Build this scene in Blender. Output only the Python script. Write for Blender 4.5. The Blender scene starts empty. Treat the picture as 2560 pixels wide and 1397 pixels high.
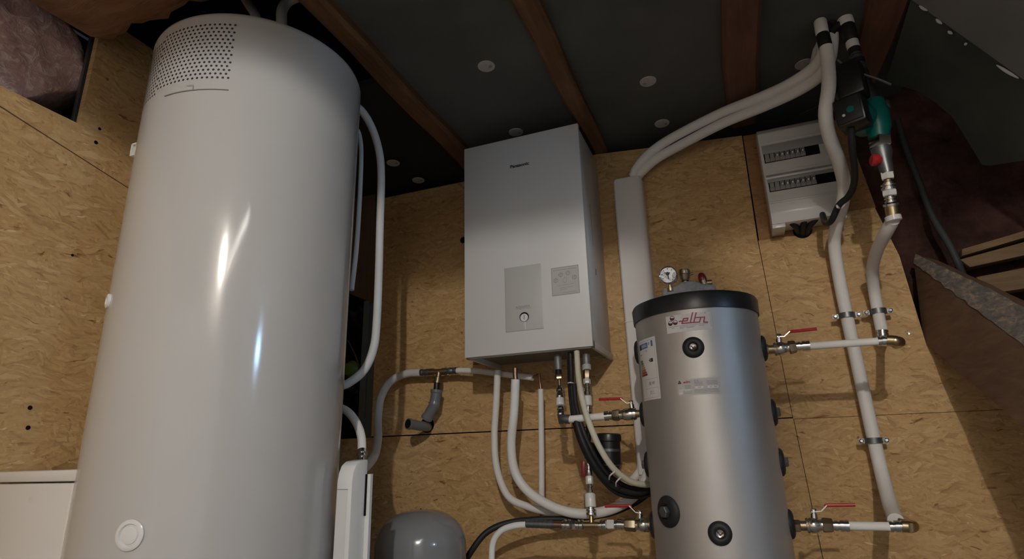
import bpy, bmesh, math, random
from mathutils import Vector, Matrix
random.seed(7)
S = bpy.context.scene
COL = S.collection
# ------------------------------------------------------------------ camera
FPX = 1456.02
YAW, PITCH, ROLL = .368556, .298475, -.0275757
CAM = Vector((.970336, -2.327582, .8278343))
def basis():
    cy, sy, cp, sp = math.cos(YAW), math.sin(YAW), math.cos(PITCH), math.sin(PITCH)
    f = Vector((-sy*cp, cy*cp, sp)); r = Vector((cy, sy, 0)); u = r.cross(f)
    cr, sr = math.cos(ROLL), math.sin(ROLL)
    return cr*r+sr*u, -sr*r+cr*u, f
CR, CU, CF = basis()
cd = bpy.data.cameras.new('camera'); co = bpy.data.objects.new('camera', cd); COL.objects.link(co)
cd.sensor_width = 36; cd.lens = FPX/2560*36; cd.clip_start = .05
co.matrix_world = Matrix(((CR.x, CU.x, -CF.x, CAM.x), (CR.y, CU.y, -CF.y, CAM.y), (CR.z, CU.z, -CF.z, CAM.z), (0, 0, 0, 1)))
S.camera = co
# ------------------------------------------------------------------ world, exposure, lamp strengths
w = bpy.data.worlds.new('world'); S.world = w; w.use_nodes = True
w.node_tree.nodes['Background'].inputs[0].default_value = (.8, .85, 1, 1)
w.node_tree.nodes['Background'].inputs[1].default_value = .02
S.view_settings.view_transform = 'Standard'; S.view_settings.look = 'None'
S.view_settings.exposure = 0.0; S.view_settings.gamma = 1; S.view_settings.use_curve_mapping = False
LAMP_W = 38.0        # emission of the tube lamp
SKY_W = 88.0          # emission of the far window
ADDED_BULB_W = 3000.0      # emission of the unseen bulb added to light the back wall
FILL_W = 12.0        # large fill light added behind the viewer to lift the back wall
al = bpy.data.lights.new('rear_fill', 'AREA'); al.shape = 'RECTANGLE'; al.size = 3.4; al.size_y = 1.75; al.energy = FILL_W; al.color = (1, .94, .87)
ao = bpy.data.objects.new('rear_fill', al); COL.objects.link(ao); ao.location = (.7, -4.36, 1.0); ao.rotation_euler = (math.radians(90), 0, 0)
# ------------------------------------------------------------------ helpers
def ray(px, py): return CF + CR*((px-1280)/FPX) - CU*((py-698.5)/FPX)
def A(px, py, y=None, x=None, z=None):
    """point of the place seen at a photo pixel at a known depth y (or x, or height z)"""
    d = ray(px, py)
    t = (y-CAM.y)/d.y if y is not None else (x-CAM.x)/d.x if x is not None else (z-CAM.z)/d.z
    return CAM + d*t
def R(half, P): return half*((P-CAM).dot(CF))/FPX
def V(*a): return Vector(a)
def fin(bm, ang=.6):
    bmesh.ops.recalc_face_normals(bm, faces=bm.faces)
    for f in bm.faces: f.smooth = True
    for e in bm.edges:
        if len(e.link_faces) == 2 and e.calc_face_angle() > ang: e.smooth = False
        elif len(e.link_faces) != 2: e.smooth = False
def mesh_obj(name, bm, mat, parent, org, ang=.6, recalc=True):
    if recalc: fin(bm, ang)
    me = bpy.data.meshes.new(name)
    for v in bm.verts: v.co -= org
    bm.to_mesh(me); bm.free()
    me.materials.append(mat)
    o = bpy.data.objects.new(name, me); COL.objects.link(o)
    if parent: o.parent = parent
    else: o.location = org
    return o
def tags(o, label=None, cat=None, group=None, kind=None):
    if label: o['label'] = label
    if cat: o['category'] = cat
    if group: o['group'] = group
    if kind: o['kind'] = kind
class Thing:
    def __init__(s, name, label, cat, org, group=None):
        s.org = Vector(org); s.root = bpy.data.objects.new(name, None); s.root.empty_display_size = .05
        s.root.location = s.org; COL.objects.link(s.root); tags(s.root, label, cat, group)
    def part(s, name, bm, mat, parent=None, label=None, ang=.6, recalc=True):
        o = mesh_obj(name, bm, mat, parent or s.root, s.org, ang, recalc)
        if label: o['label'] = label
        return o
def single(name, bm, mat, label, cat, org=None, group=None, kind=None, ang=.6):
    if org is None:
        org = sum((v.co for v in bm.verts), Vector())/len(bm.verts)
    o = mesh_obj(name, bm, mat, None, Vector(org), ang); tags(o, label, cat, group, kind); return o
def struct(name, bm, mat, label=None, ang=.6):
    o = mesh_obj(name, bm, mat, None, Vector((0, 0, 0)), ang); o['kind'] = 'structure'
    if label: o['label'] = label
    return o
def B(): return bmesh.new()
def box(bm, x0, x1, y0, y1, z0, z1, bev=0, seg=2):
    t = bmesh.new()
    bmesh.ops.create_cube(t, size=1)
    for v in t.verts:
        v.co = V(x0+(v.co.x+.5)*(x1-x0), y0+(v.co.y+.5)*(y1-y0), z0+(v.co.z+.5)*(z1-z0))
    if bev: bmesh.ops.bevel(t, geom=list(t.edges), offset=bev, segments=seg, profile=.5, affect='EDGES')
    merge(bm, t); return bm
def merge(bm, t):
    m = {}
    for v in t.verts: m[v] = bm.verts.new(v.co)
    for f in t.faces:
        try: bm.faces.new([m[v] for v in f.verts])
        except ValueError: pass
    t.free()
def obox(bm, c, ax, ay, az, bev=0):
    """box by centre and three half-extent vectors"""
    t = bmesh.new(); bmesh.ops.create_cube(t, size=2)
    c = Vector(c)
    if bev:
        L = (ax.length, ay.length, az.length)
        for v in t.verts: v.co = V(v.co.x*L[0], v.co.y*L[1], v.co.z*L[2])
        bmesh.ops.bevel(t, geom=list(t.edges), offset=bev, segments=2, profile=.5, affect='EDGES')
        for v in t.verts: v.co = c + ax*(v.co.x/L[0]) + ay*(v.co.y/L[1]) + az*(v.co.z/L[2])
    else:
        for v in t.verts: v.co = c + ax*v.co.x + ay*v.co.y + az*v.co.z
    merge(bm, t); return bm
def prism(bm, pts, th, bev=0):
    t = bmesh.new()
    a = [t.verts.new(p) for p in pts]; b = [t.verts.new(Vector(p)+th) for p in pts]; n = len(a)
    t.faces.new(a); t.faces.new(b[::-1])
    for i in range(n): t.faces.new((a[i], a[(i+1) % n], b[(i+1) % n], b[i]))
    bmesh.ops.recalc_face_normals(t, faces=t.faces)
    if bev: bmesh.ops.bevel(t, geom=list(t.edges), offset=bev, segments=2, profile=.5, affect='EDGES')
    merge(bm, t); return bm
def frame(d):
    d = d.normalized(); h = V(0, 0, 1) if abs(d.z) < .9 else V(0, 1, 0)
    a = d.cross(h).normalized(); return a, a.cross(d).normalized()
def lathe(bm, p0, d, prof, seg=40, rot=0):
    """prof = [(h, r)] along direction d (unit) from p0; r 0 closes"""
    p0 = Vector(p0); d = Vector(d).normalized(); a, b = frame(d); rings = []
    for h, r in prof:
        c = p0+d*h
        if r < 1e-6: rings.append([bm.verts.new(c)])
        else: rings.append([bm.verts.new(c+(a*math.cos(rot+2*math.pi*i/seg)+b*math.sin(rot+2*math.pi*i/seg))*r) for i in range(seg)])
    for q, s in zip(rings, rings[1:]):
        for i in range(seg):
            j = (i+1) % seg
            if len(q) == 1 and len(s) == 1: continue
            if len(q) == 1: bm.faces.new((q[0], s[i], s[j]))
            elif len(s) == 1: bm.faces.new((q[i], q[j], s[0]))
            else: bm.faces.new((q[i], q[j], s[j], s[i]))
    if len(rings[0]) > 1: bm.faces.new(rings[0][::-1])
    if len(rings[-1]) > 1: bm.faces.new(rings[-1])
    return bm
def chain(bm, p0, p1, prof, seg=24):
    """prof = [(t, r)] with t the fraction of the way from p0 to p1"""
    L = (p1-p0).length
    return lathe(bm, p0, p1-p0, [(t*L, r) for t, r in prof], seg)
def rings(t0, t1, r, n, depth=.12):
    """ribbed press-fitting profile"""
    out = []
    for i in range(n):
        a = t0+(t1-t0)*i/n; b = t0+(t1-t0)*(i+1)/n; m = b-(b-a)*.28
        out += [(a, r), (m, r), (m+.0001, r*(1-depth)), (b-.0001, r*(1-depth))]
    return out
def smooth(pts, n=8):
    P = [Vector(p) for p in pts]; P = [P[0]*2-P[1]]+P+[P[-1]*2-P[-2]]; out = []
    for i in range(1, len(P)-2):
        for k in range(n):
            t = k/n; a, b, c, d = P[i-1:i+3]
            # centripetal-ish: plain Catmull-Rom
            out.append(.5*((2*b)+(c-a)*t+(2*a-5*b+4*c-d)*t*t+(-a+3*b-3*c+d)*t**3))
    out.append(P[-2]); return out
def tube(bm, pts, r, seg=20, sm=8, flat=1.0):
    pts = smooth(pts, sm) if sm else [Vector(p) for p in pts]
    n = len(pts); T = [(pts[min(i+1, n-1)]-pts[max(i-1, 0)]).normalized() for i in range(n)]
    a, b = frame(T[0]); prev = None
    for i in range(n):
        if i:
            a = (a-T[i]*a.dot(T[i])).normalized()
        b = T[i].cross(a).normalized()
        rr = r if not callable(r) else r(i/(n-1))
        ring = [bm.verts.new(pts[i]+(a*math.cos(2*math.pi*k/seg)+b*math.sin(2*math.pi*k/seg)*flat)*rr) for k in range(seg)]
        if prev:
            for k in range(seg): bm.faces.new((prev[k], prev[(k+1) % seg], ring[(k+1) % seg], ring[k]))
        else: first = ring
        prev = ring
    bm.faces.new(first[::-1]); bm.faces.new(prev); return bm
def hexnut(bm, p0, p1, r0, r1=None):
    L = (p1-p0).length; r1 = r1 or r0
    return lathe(bm, p0, p1-p0, [(0, r0*.9), (L*.12, r0), (L*.88, r1), (L, r1*.9)], 6, .3)
# decals: mapping functions (u right, v up, e off the surface)
def plane_map(o, ux, uv):
    o = Vector(o); ux = Vector(ux).normalized(); uv = Vector(uv).normalized(); n = ux.cross(uv)
    return lambda u, v, e=0: o+ux*u+uv*v+n*e
def cyl_map(cx, cy, r, a0, z0):
    a0 = math.radians(a0)
    def f(u, v, e=0):
        a = a0+u/r; return V(cx+(r+e)*math.sin(a), cy-(r+e)*math.cos(a), z0+v)
    return f
def patch(bm, m, u0, u1, v0, v1, e=.0006, n=10):
    rows = [[bm.verts.new(m(u0+(u1-u0)*i/n, v, e)) for i in range(n+1)] for v in (v0, v1)]
    for i in range(n): bm.faces.new((rows[0][i], rows[0][i+1], rows[1][i+1], rows[1][i]))
    return bm
def slab(bm, m, u0, u1, v0, v1, e0, e1, n=10):
    """a thin curved plate with real thickness"""
    r = [[bm.verts.new(m(u0+(u1-u0)*i/n, v, e)) for i in range(n+1)] for v, e in ((v0, e0), (v0, e1), (v1, e1), (v1, e0))]
    for k in range(4):
        for i in range(n): bm.faces.new((r[k][i], r[k][i+1], r[(k+1) % 4][i+1], r[(k+1) % 4][i]))
    bm.faces.new([r[k][0] for k in range(4)]); bm.faces.new([r[k][n] for k in (3, 2, 1, 0)]); return bm
def strokes(bm, m, lines, wd, e=.0012):
    for L in lines:
        P = [Vector(p) for p in L]
        for i, (p, q) in enumerate(zip(P, P[1:])):
            d = (q-p).normalized(); n = V(-d.y, d.x, 0)*wd/2 if len(d) == 3 else Vector((-d[1], d[0]))*wd/2
            p2 = p-d*wd/2; q2 = q+d*wd/2; K = max(1, int((q2-p2).length/.012))
            for k in range(K):
                s = p2+(q2-p2)*k/K; t = p2+(q2-p2)*(k+1)/K
                bm.faces.new([bm.verts.new(m(c[0], c[1], e)) for c in (s-n, t-n, t+n, s+n)])
    return bm
def disc(bm, m, cu, cv, r, e=.001, a0=0, a1=360, n=24, r0=0, asp=1):
    A_ = [math.radians(a0+(a1-a0)*i/n) for i in range(n+1)]
    for p, q in zip(A_, A_[1:]):
        o = [(cu+r*math.cos(p)*asp, cv+r*math.sin(p)), (cu+r*math.cos(q)*asp, cv+r*math.sin(q))]
        if r0: i = [(cu+r0*math.cos(q)*asp, cv+r0*math.sin(q)), (cu+r0*math.cos(p)*asp, cv+r0*math.sin(p))]
        else: i = [(cu, cv)]
        bm.faces.new([bm.verts.new(m(c[0], c[1], e)) for c in o+i])
    return bm
def text(bm, m, s, size, u=0, v=0, e=.0012, bold=0, sx=1, align='LEFT'):
    c = bpy.data.curves.new('t', 'FONT'); c.body = s; c.size = size; c.align_x = align; c.offset = bold
    o = bpy.data.objects.new('t', c); COL.objects.link(o)
    me = bpy.data.meshes.new_from_object(o.evaluated_get(bpy.context.evaluated_depsgraph_get()))
    t = bmesh.new(); t.from_mesh(me); bmesh.ops.triangulate(t, faces=t.faces)
    for vt in t.verts: vt.co = m(u+vt.co.x*sx, v+vt.co.y, e)
    merge(bm, t); bpy.data.objects.remove(o); bpy.data.curves.remove(c); bpy.data.meshes.remove(me); return bm
# ------------------------------------------------------------------ materials
class NT:
    def __init__(s, name):
        s.m = bpy.data.materials.new(name); s.m.use_nodes = True; s.t = s.m.node_tree
        s.b = s.t.nodes['Principled BSDF']; s._c = None
    def n(s, ty, **k):
        o = s.t.nodes.new(ty)
        for a, v in k.items(): setattr(o, a, v)
        return o
    def l(s, a, b): s.t.links.new(a, b)
    def set(s, n, i, v): n.inputs[i].default_value = v
    def coord(s, scale=(1, 1, 1), rot=(0, 0, 0), src=None):
        if s._c is None: s._c = s.n('ShaderNodeTexCoord').outputs['Object']
        mp = s.n('ShaderNodeMapping'); mp.inputs['Scale'].default_value = scale; mp.inputs['Rotation'].default_value = rot
        s.l(src or s._c, mp.inputs[0]); return mp.outputs[0]
    def noise(s, vec, sc, det=3, rough=.5, dist=0):
        o = s.n('ShaderNodeTexNoise'); s.l(vec, o.inputs['Vector']); s.set(o, 'Scale', sc); s.set(o, 'Detail', det); s.set(o, 'Roughness', rough); s.set(o, 'Distortion', dist)
        return o.outputs['Fac'], o.outputs['Color']
    def ramp(s, fac, stops):
        o = s.n('ShaderNodeValToRGB'); s.l(fac, o.inputs[0]); e = o.color_ramp.elements
        while len(e) < len(stops): e.new(.5)
        for i, (p, c) in enumerate(stops): e[i].position = p; e[i].color = (*c, 1)
        return o.outputs[0]
    def mix(s, f, a, b, mode='MIX'):
        o = s.n('ShaderNodeMix', data_type='RGBA', blend_type=mode)
        for i, v in ((0, f), (6, a), (7, b)):
            if hasattr(v, 'links'): s.l(v, o.inputs[i])
            else: o.inputs[i].default_value = v if not isinstance(v, tuple) else (*v, 1) if len(v) == 3 else v
        return o.outputs[2]
    def math(s, op, a, b=0.0, c=None):
        o = s.n('ShaderNodeMath', operation=op)
        for i, v in ((0, a), (1, b), (2, c)):
            if v is None: continue
            if hasattr(v, 'links'): s.l(v, o.inputs[i])
            else: o.inputs[i].default_value = v
        return o.outputs[0]
    def bump(s, h, st=.3, d=.002):
        o = s.n('ShaderNodeBump'); s.set(o, 'Strength', st); s.set(o, 'Distance', d); s.l(h, o.inputs['Height']); s.l(o.outputs[0], s.b.inputs['Normal'])
    def P(s, **k):
        for a, v in k.items():
            a = {'col': 'Base Color', 'rough': 'Roughness', 'metal': 'Metallic', 'spec': 'Specular IOR Level', 'coat': 'Coat Weight', 'coatr': 'Coat Roughness', 'ecol': 'Emission Color', 'est': 'Emission Strength'}[a]
            if hasattr(v, 'links'): s.l(v, s.b.inputs[a])
            else: s.b.inputs[a].default_value = (*v, 1) if isinstance(v, tuple) else v
        return s.m
def plain(name, col, rough=.5, metal=0, spec=.5, coat=0, var=.06, nsc=30, bump=0):
    """procedural material: a base colour with faint uneven tone and roughness"""
    t = NT(name); f, _ = t.noise(t.coord(), nsc, 4)
    c = t.mix(f, tuple(x*(1-var) for x in col), tuple(min(1, x*(1+var)) for x in col))
    r = t.math('MULTIPLY_ADD', f, .12, rough-.06)
    if bump:
        g, _ = t.noise(t.coord(), 400, 2); t.bump(g, bump, .001)
    return t.P(col=c, rough=r, metal=float(metal), spec=spec, coat=float(coat))
def osb(name, tint=(1, 1, 1), axis='x', seed=0.0):
    t = NT(name)
    base = t.n('ShaderNodeTexCoord').outputs['Object']
    sp = t.n('ShaderNodeSeparateXYZ'); t.l(base, sp.inputs[0])
    cb = t.n('ShaderNodeCombineXYZ'); t.l(sp.outputs[0 if axis == 'x' else 1], cb.inputs[0]); t.l(sp.outputs[2], cb.inputs[1]); cb.inputs[2].default_value = seed
    uv0 = cb.outputs[0]
    _, nc = t.noise(uv0, 9, 3)
    vm = t.n('ShaderNodeVectorMath', operation='MULTIPLY_ADD'); t.l(nc, vm.inputs[0]); vm.inputs[1].default_value = (.07, .05, 0); t.l(uv0, vm.inputs[2]); uv = vm.outputs[0]
    win = None; shade = None; edge = None
    for k, (ang, sx, sy) in enumerate(((.05, 15, 75), (.42, 17, 95), (-.40, 18, 85), (1.2, 34, 130), (.15, 30, 150), (-.2, 10, 52))):
        mp = t.n('ShaderNodeMapping'); mp.inputs['Rotation'].default_value = (0, 0, ang); mp.inputs['Location'].default_value = (k*3.1, k*1.7, 0)
        t.l(uv, mp.inputs[0])
        m2 = t.n('ShaderNodeMapping'); m2.inputs['Scale'].default_value = (sx, sy, 1); t.l(mp.outputs[0], m2.inputs[0])
        v = t.n('ShaderNodeTexVoronoi', voronoi_dimensions='2D'); v.inputs['Scale'].default_value = 1; v.inputs['Randomness'].default_value = 1; t.l(m2.outputs[0], v.inputs['Vector'])
        s = t.n('ShaderNodeSeparateColor'); t.l(v.outputs['Color'], s.inputs[0])
        pr = s.outputs[0] if k < 3 else t.math('MULTIPLY', s.outputs[0], .93 if k != 3 else .88); sh = s.outputs[1]
        if win is None: win, shade, edge = pr, sh, v.outputs['Distance']
        else:
            g = t.math('GREATER_THAN', pr, win)
            shade = t.math('ADD', t.math('MULTIPLY', g, sh), t.math('MULTIPLY', t.math('SUBTRACT', 1, g), shade))
            edge = t.math('ADD', t.math('MULTIPLY', g, v.outputs['Distance']), t.math('MULTIPLY', t.math('SUBTRACT', 1, g), edge))
            win = t.math('MAXIMUM', pr, win)
    grain, _ = t.noise(t.coord((1, 1, 1), src=uv), 90, 4, .6)
    stk, _ = t.noise(t.coord((7, 38, 1), (0, 0, .12), src=uv), 1.6, 5, .62, 1.3)
    stk2, _ = t.noise(t.coord((9, 34, 1), (0, 0, -.35), src=uv), 1.8, 5, .62, 1.6)
    big, _ = t.noise(uv0, 2.2, 2)
    col = t.ramp(shade, [(0, (.22, .12, .05)), (.08, (.38, .24, .115)), (.35, (.47, .305, .15)), (.7, (.53, .355, .185)), (.93, (.60, .42, .235)), (1, (.72, .55, .35))])
    col = t.mix(.36, col, t.ramp(t.math('MULTIPLY_ADD', stk2, .5, t.math('MULTIPLY', stk, .5)), [(.36, (.27, .15, .065)), (.46, (.44, .28, .135)), (.56, (.52, .35, .18)), (.66, (.68, .50, .30))]))
    col = t.mix(.18, col, t.ramp(grain, [(.3, (.27, .155, .07)), (.7, (.68, .49, .28))]))
    col = t.mix(.25, col, t.ramp(big, [(.35, (.42, .25, .105)), (.65, (.56, .39, .21))]))
    dk = t.ramp(edge, [(.55, (1, 1, 1)), (.95, (.74, .66, .56))])
    col = t.mix(1.0, col, dk, 'MULTIPLY')
    # thin dark gaps between strands
    m3 = t.n('ShaderNodeMapping'); m3.inputs['Scale'].default_value = (10, 42, 1); t.l(uv, m3.inputs[0])
    gf, _ = t.noise(m3.outputs[0], 1.4, 3, .6, .6)
    gap = t.ramp(gf, [(.285, (.45, .32, .23)), (.35, (1, 1, 1))])
    col = t.mix(1.0, col, gap, 'MULTIPLY')
    m4 = t.n('ShaderNodeMapping'); m4.inputs['Scale'].default_value = (16, 90, 1); m4.inputs['Rotation'].default_value = (0, 0, .9); t.l(uv, m4.inputs[0])
    lf, _ = t.noise(m4.outputs[0], 1.1, 2, .5, .8)
    col = t.mix(t.ramp(lf, [(.70, (0, 0, 0)), (.74, (.8, .8, .8))]), col, (.72, .56, .37))
    col = t.mix(1.0, col, tint, 'MULTIPLY')
    t.bump(shade, .25, .002)
    return t.P(col=col, rough=.62, spec=.3)
def wood(name, c0, c1, axis=1, rough=.75):
    t = NT(name); sc = [14, 14, 14]; sc[axis] = 1.3
    f, _ = t.noise(t.coord(tuple(sc)), 2.2, 6, .65, .8); g, _ = t.noise(t.coord(), 3.0, 3)
    c = t.ramp(f, [(.3, c0), (.68, c1)]); c = t.mix(.35, c, t.ramp(g, [(.35, tuple(x*.5 for x in c0)), (.7, c1)]))
    t.bump(f, .5, .004); return t.P(col=c, rough=rough, spec=.25)
M = {}
M['osb'] = osb('osb_board', (1.12, 1.09, .97)); M['osb_side'] = osb('osb_board_side', (1.10, 1.08, .97), 'y', 5.0)
M['osb_shaded'] = osb('osb_board_shaded', (.70, .56, .44), 'x', 9.0)  # darker, warmer copy of the OSB, with the panel's shade put into its colour
M['joist'] = wood('old_joist_wood', (.10, .05, .026), (.24, .13, .068), 1)
M['joist_red'] = wood('reddish_joist_wood', (.11, .052, .036), (.22, .105, .072), 1)
M['timber'] = wood('heavy_timber_wood', (.20, .10, .06), (.46, .26, .155), 0)
M['brace'] = wood('brace_wood', (.10, .057, .036), (.21, .122, .078), 1)
M['slat'] = wood('rough_slat_wood', (.13, .08, .04), (.28, .185, .10), 0)
M['post'] = wood('brown_post_wood', (.10, .048, .022), (.20, .105, .05), 2)
M['enamel'] = plain('white_enamel', (.50, .49, .475), .115, 0, .5, 0, .015, 3)
M['cap_white'] = plain('white_plastic_cap', (.74, .735, .72), .25, 0, .5, 0, .015, 5)
M['powder'] = plain('white_powder_coat', (.66, .65, .635), .38, 0, .45, 0, .02, 4, .04)
M['powder_side'] = plain('pale_steel_cabinet', (.66, .68, .71), .33, 0, .5, 0, .06, 6)
M['panel'] = plain('light_grey_panel', (.50, .495, .475), .42, 0, .4, 0, .02, 6)
M['steel_in'] = plain('bare_sheet_steel', (.22, .22, .215), .5, .5, .5, 0, .15, 9)
M['foam'] = plain('white_pipe_insulation', (.84, .82, .80), .6, 0, .35, 0, .04, 14)
M['foam_grey'] = plain('grey_white_pipe_insulation', (.68, .68, .68), .55, 0, .35, 0, .06, 14)
M['foam_cream'] = plain('cream_hose', (.62, .585, .47), .5, 0, .4, 0, .04, 14)
M['pvc_white'] = plain('white_pvc_trunking', (.80, .76, .74), .4, 0, .45, 0, .03, 5)
M['nickel'] = plain('nickel_plated_metal', (.72, .69, .63), .2, 1, .5, 0, .1, 40)
M['chrome'] = plain('polished_steel', (.78, .78, .78), .16, 1, .5, 0, .06, 40)
M['brass'] = plain('brass', (.50, .40, .24), .32, 1, .5, 0, .12, 30)
M['oldbrass'] = plain('dull_brass', (.36, .29, .20), .42, 1, .5, 0, .2, 40)
M['copper'] = plain('copper', (.36, .22, .16), .42, 1, .5, 0, .15, 40)
M['black'] = plain('black_plastic', (.012, .012, .014), .35, 0, .5, 0, .1, 20)
M['rubber'] = plain('black_rubber', (.016, .016, .018), .55, 0, .4, 0, .2, 20)
M['conduit'] = plain('dark_grey_conduit', (.045, .05, .052), .6, 0, .3)
M['lid'] = plain('black_lid', (.014, .015, .018), .36, 0, .5, 0, .1, 20)
M['red'] = plain('red_grip', (.42, .02, .025), .4, 0, .5, 0, .08, 20)
M['darkred'] = plain('dark_red_plastic', (.20, .015, .02), .3, 0, .5, 0, .08, 20)
M['green'] = plain('teal_green_cast', (.0, .13, .115), .38, 0, .5, 0, .1, 30)
M['silver'] = plain('silver_jacket', (.53, .51, .49), .50, .75, .5, 0, .03, 60, .08)
M['vessel'] = plain('grey_paint', (.225, .23, .24), .18, 0, .5, .5, .02, 4)
M['pvc_grey'] = plain('grey_drain_pvc', (.16, .17, .18), .25, 0, .5, 0, .06, 10)
M['zinc'] = plain('zinc_stud', (.19, .195, .20), .42, .8, .5, 0, .2, 12)
M['paper'] = plain('white_label', (.74, .72, .72), .45, 0, .4, 0, .02, 12)
M['faded'] = plain('faded_clear_label', (.52, .51, .50), .4, 0, .4, 0, .03, 12)
M['ink'] = plain('dark_ink', (.03, .03, .035), .5)
M['ink_grey'] = plain('grey_ink', (.28, .28, .28), .5)
M['ink_pale'] = plain('pale_grey_ink', (.38, .38, .37), .5)
M['logo_red'] = plain('crimson_ink', (.33, .02, .06), .5)
M['maroon'] = plain('maroon_ink', (.12, .01, .02), .5)
M['eblue'] = plain('blue_ink', (.08, .17, .38), .5); M['enavy'] = plain('navy_ink', (.02, .04, .12), .5)
for k, c in dict(e1=(.09, .15, .08), e2=(.13, .20, .10), e3=(.35, .36, .14), e4=(.45, .38, .12), e5=(.42, .2, .1), e6=(.33, .08, .06), e7=(.27, .03, .03)).items(): M[k] = plain('scale_'+k, c, .5)
M['wool'] = plain('grey_felt_jacket', (.34, .335, .35), .9, 0, .2, 0, .35, 120)
M['glass_dark'] = plain('smoked_window', (.10, .105, .105), .25, 0, .5, 0, .05, 10)
M['smoke'] = plain('smoked_strip', (.36, .37, .36), .3, 0, .5, 0, .05, 10)
M['breaker'] = plain('grey_breaker', (.30, .30, .30), .45, 0, .4, 0, .1, 20)
M['dark'] = plain('dark_void', (.008, .008, .009), .9, 0, .1)
M['foil'] = plain('black_crumpled_foil', (.02, .021, .022), .35, 0, .5, 0, .4, 18)
M['lime'] = plain('lime_plastic', (.12, .16, .02), .5); M['pink'] = plain('pink_cable', (.22, .07, .06), .5)
M['anchor'] = plain('white_washer', (.50, .49, .48), .6, 0, .3, 0, .3, 150)
M['plaster'] = plain('white_plaster_dab', (.62, .62, .62), .7)
def board_mat(name, c0, c1, sp=True):
    t = NT(name); f, _ = t.noise(t.coord(), 2.2, 4, .55); c = t.ramp(f, [(.3, c0), (.7, c1)])
    if sp:
        v = t.n('ShaderNodeTexVoronoi'); v.inputs['Scale'].default_value = 9; t.l(t.coord(), v.inputs[0])
        c = t.mix(t.math('LESS_THAN', v.outputs['Distance'], .018), c, (.45, .45, .45))
    g, _ = t.noise(t.coord(), 60, 3); t.bump(g, .15, .001); return t.P(col=c, rough=.8, spec=.2)
M['ceil'] = board_mat('grey_green_board', (.085, .088, .086), (.13, .132, .128))
M['ceil_black'] = board_mat('black_board', (.022, .023, .024), (.036, .037, .038))  # much darker tone of the ceiling board, used left of the first joist
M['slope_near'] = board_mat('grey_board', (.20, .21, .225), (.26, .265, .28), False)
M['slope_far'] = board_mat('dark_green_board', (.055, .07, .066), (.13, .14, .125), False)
M['floor'] = board_mat('concrete_floor', (.22, .21, .20), (.34, .33, .31), False)
M['masonry'] = (lambda t: (lambda f, g: (t.bump(f, .9, .02), t.P(col=t.ramp(g, [(.32, (.025, .014, .012)), (.52, (.07, .034, .028)), (.64, (.10, .052, .044)), (.76, (.15, .11, .09))]), rough=.95, spec=.1))[1])(t.noise(t.coord(), 16, 5)[0], t.noise(t.coord(), 6, 6, .65)[0]))(NT('dark_red_masonry'))
M['rearwall'] = board_mat('pale_rear_wall', (.38, .35, .30), (.5, .46, .40), False)
def granite():
    t = NT('pink_granite'); f, _ = t.noise(t.coord((1, 1, 1), (0, .5, .6)), 26, 5, .62, 1.6); g, _ = t.noise(t.coord(), 4, 3)
    c = t.ramp(f, [(.34, (.48, .28, .26)), (.54, (.62, .40, .37)), (.60, (.82, .66, .60)), (.70, (.88, .76, .70))])
    c = t.mix(.35, c, t.ramp(g, [(.35, (.45, .34, .32)), (.7, (.70, .44, .40))])); t.bump(f, .7, .008); return t.P(col=c, rough=.9, spec=.2)
M['granite'] = granite()
def jag():
    t = NT('dusty_sawn_face'); f, _ = t.noise(t.coord((6, 2, 6)), 9, 6, .7, .5)
    c = t.ramp(f, [(.35, (.11, .10, .095)), (.52, (.19, .17, .155)), (.62, (.34, .26, .18)), (.72, (.46, .36, .26))]); t.bump(f, .6, .006); return t.P(col=c, rough=.95, spec=.1)
M['dusty'] = jag()
def emit(name, col, st):
    t = NT(name); return t.P(col=(.1, .1, .1), ecol=col, est=st)
M['tube_light'] = emit('lit_tube', (1, .95, .87), LAMP_W)
M['bulb'] = emit('added_bulb_glow', (1, .95, .88), ADDED_BULB_W)
M['skylight'] = emit('daylight_pane', (.40, .66, 1), SKY_W)
M['screen'] = M['black']
# ------------------------------------------------------------------ the room shell
PX = 'x'
def wallpoly(bm, pts, y0=0.0, th=.018): prism(bm, [V(x, y0, z) for x, z in pts], V(0, th, 0)); return bm
b = B()
g = .0035
wallpoly(b, [(-.640, .9425), (1.1185, .9425), (1.108, 1.30), (1.098, 1.614), (1.102, 2.073), (.80, 2.098), (.5, 2.126), (-.640, 2.132)])
wallpoly(b, [(-.86, 0), (1.16, 0), (1.134, .62), (1.1205, .9385), (-.86, .9370)])
struct('wall_back', b, M['osb'])
b = B()
wallpoly(b, [(1.1205, .9365), (1.92, .9365), (1.88, .99), (1.565, 1.165), (1.548, 1.48), (1.507, 1.675), (1.235, 1.675), (1.232, 1.610), (1.1005, 1.612), (1.110, 1.30)])
wallpoly(b, [(1.163, 0), (2.6, 0), (2.6, .935), (1.1225, .935), (1.136, .62)])
struct('wall_back.001', b, M['osb'])
b = B(); wallpoly(b, [(1.1035, 1.6135), (1.231, 1.6115), (1.234, 1.6765), (1.512, 1.6765), (1.47, 2.06), (1.1065, 2.073)], .006); struct('wall_back.002', b, M['osb_shaded'])
# raw wall behind the boards and the masonry gable to the right
b = B(); box(b, -1.6, 1.45, .32, .42, 0, 2.7); box(b, -1.6, -.9, .3, .34, 0, 2.7); struct('wall_behind', b, M['dark'])
b = B(); bmesh.ops.create_grid(b, x_segments=60, y_segments=60, size=.5)
for v in b.verts:
    x = 1.42+(v.co.x+.5)*1.5; z = .6+(v.co.y+.5)*2.1
    n = .022*math.sin(x*17+3*math.sin(z*9))*math.cos(z*14+x*5)+.012*math.sin(x*41+z*33)
    v.co = V(x, .10+n, z)
struct('wall_gable', b, M['masonry'])
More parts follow.
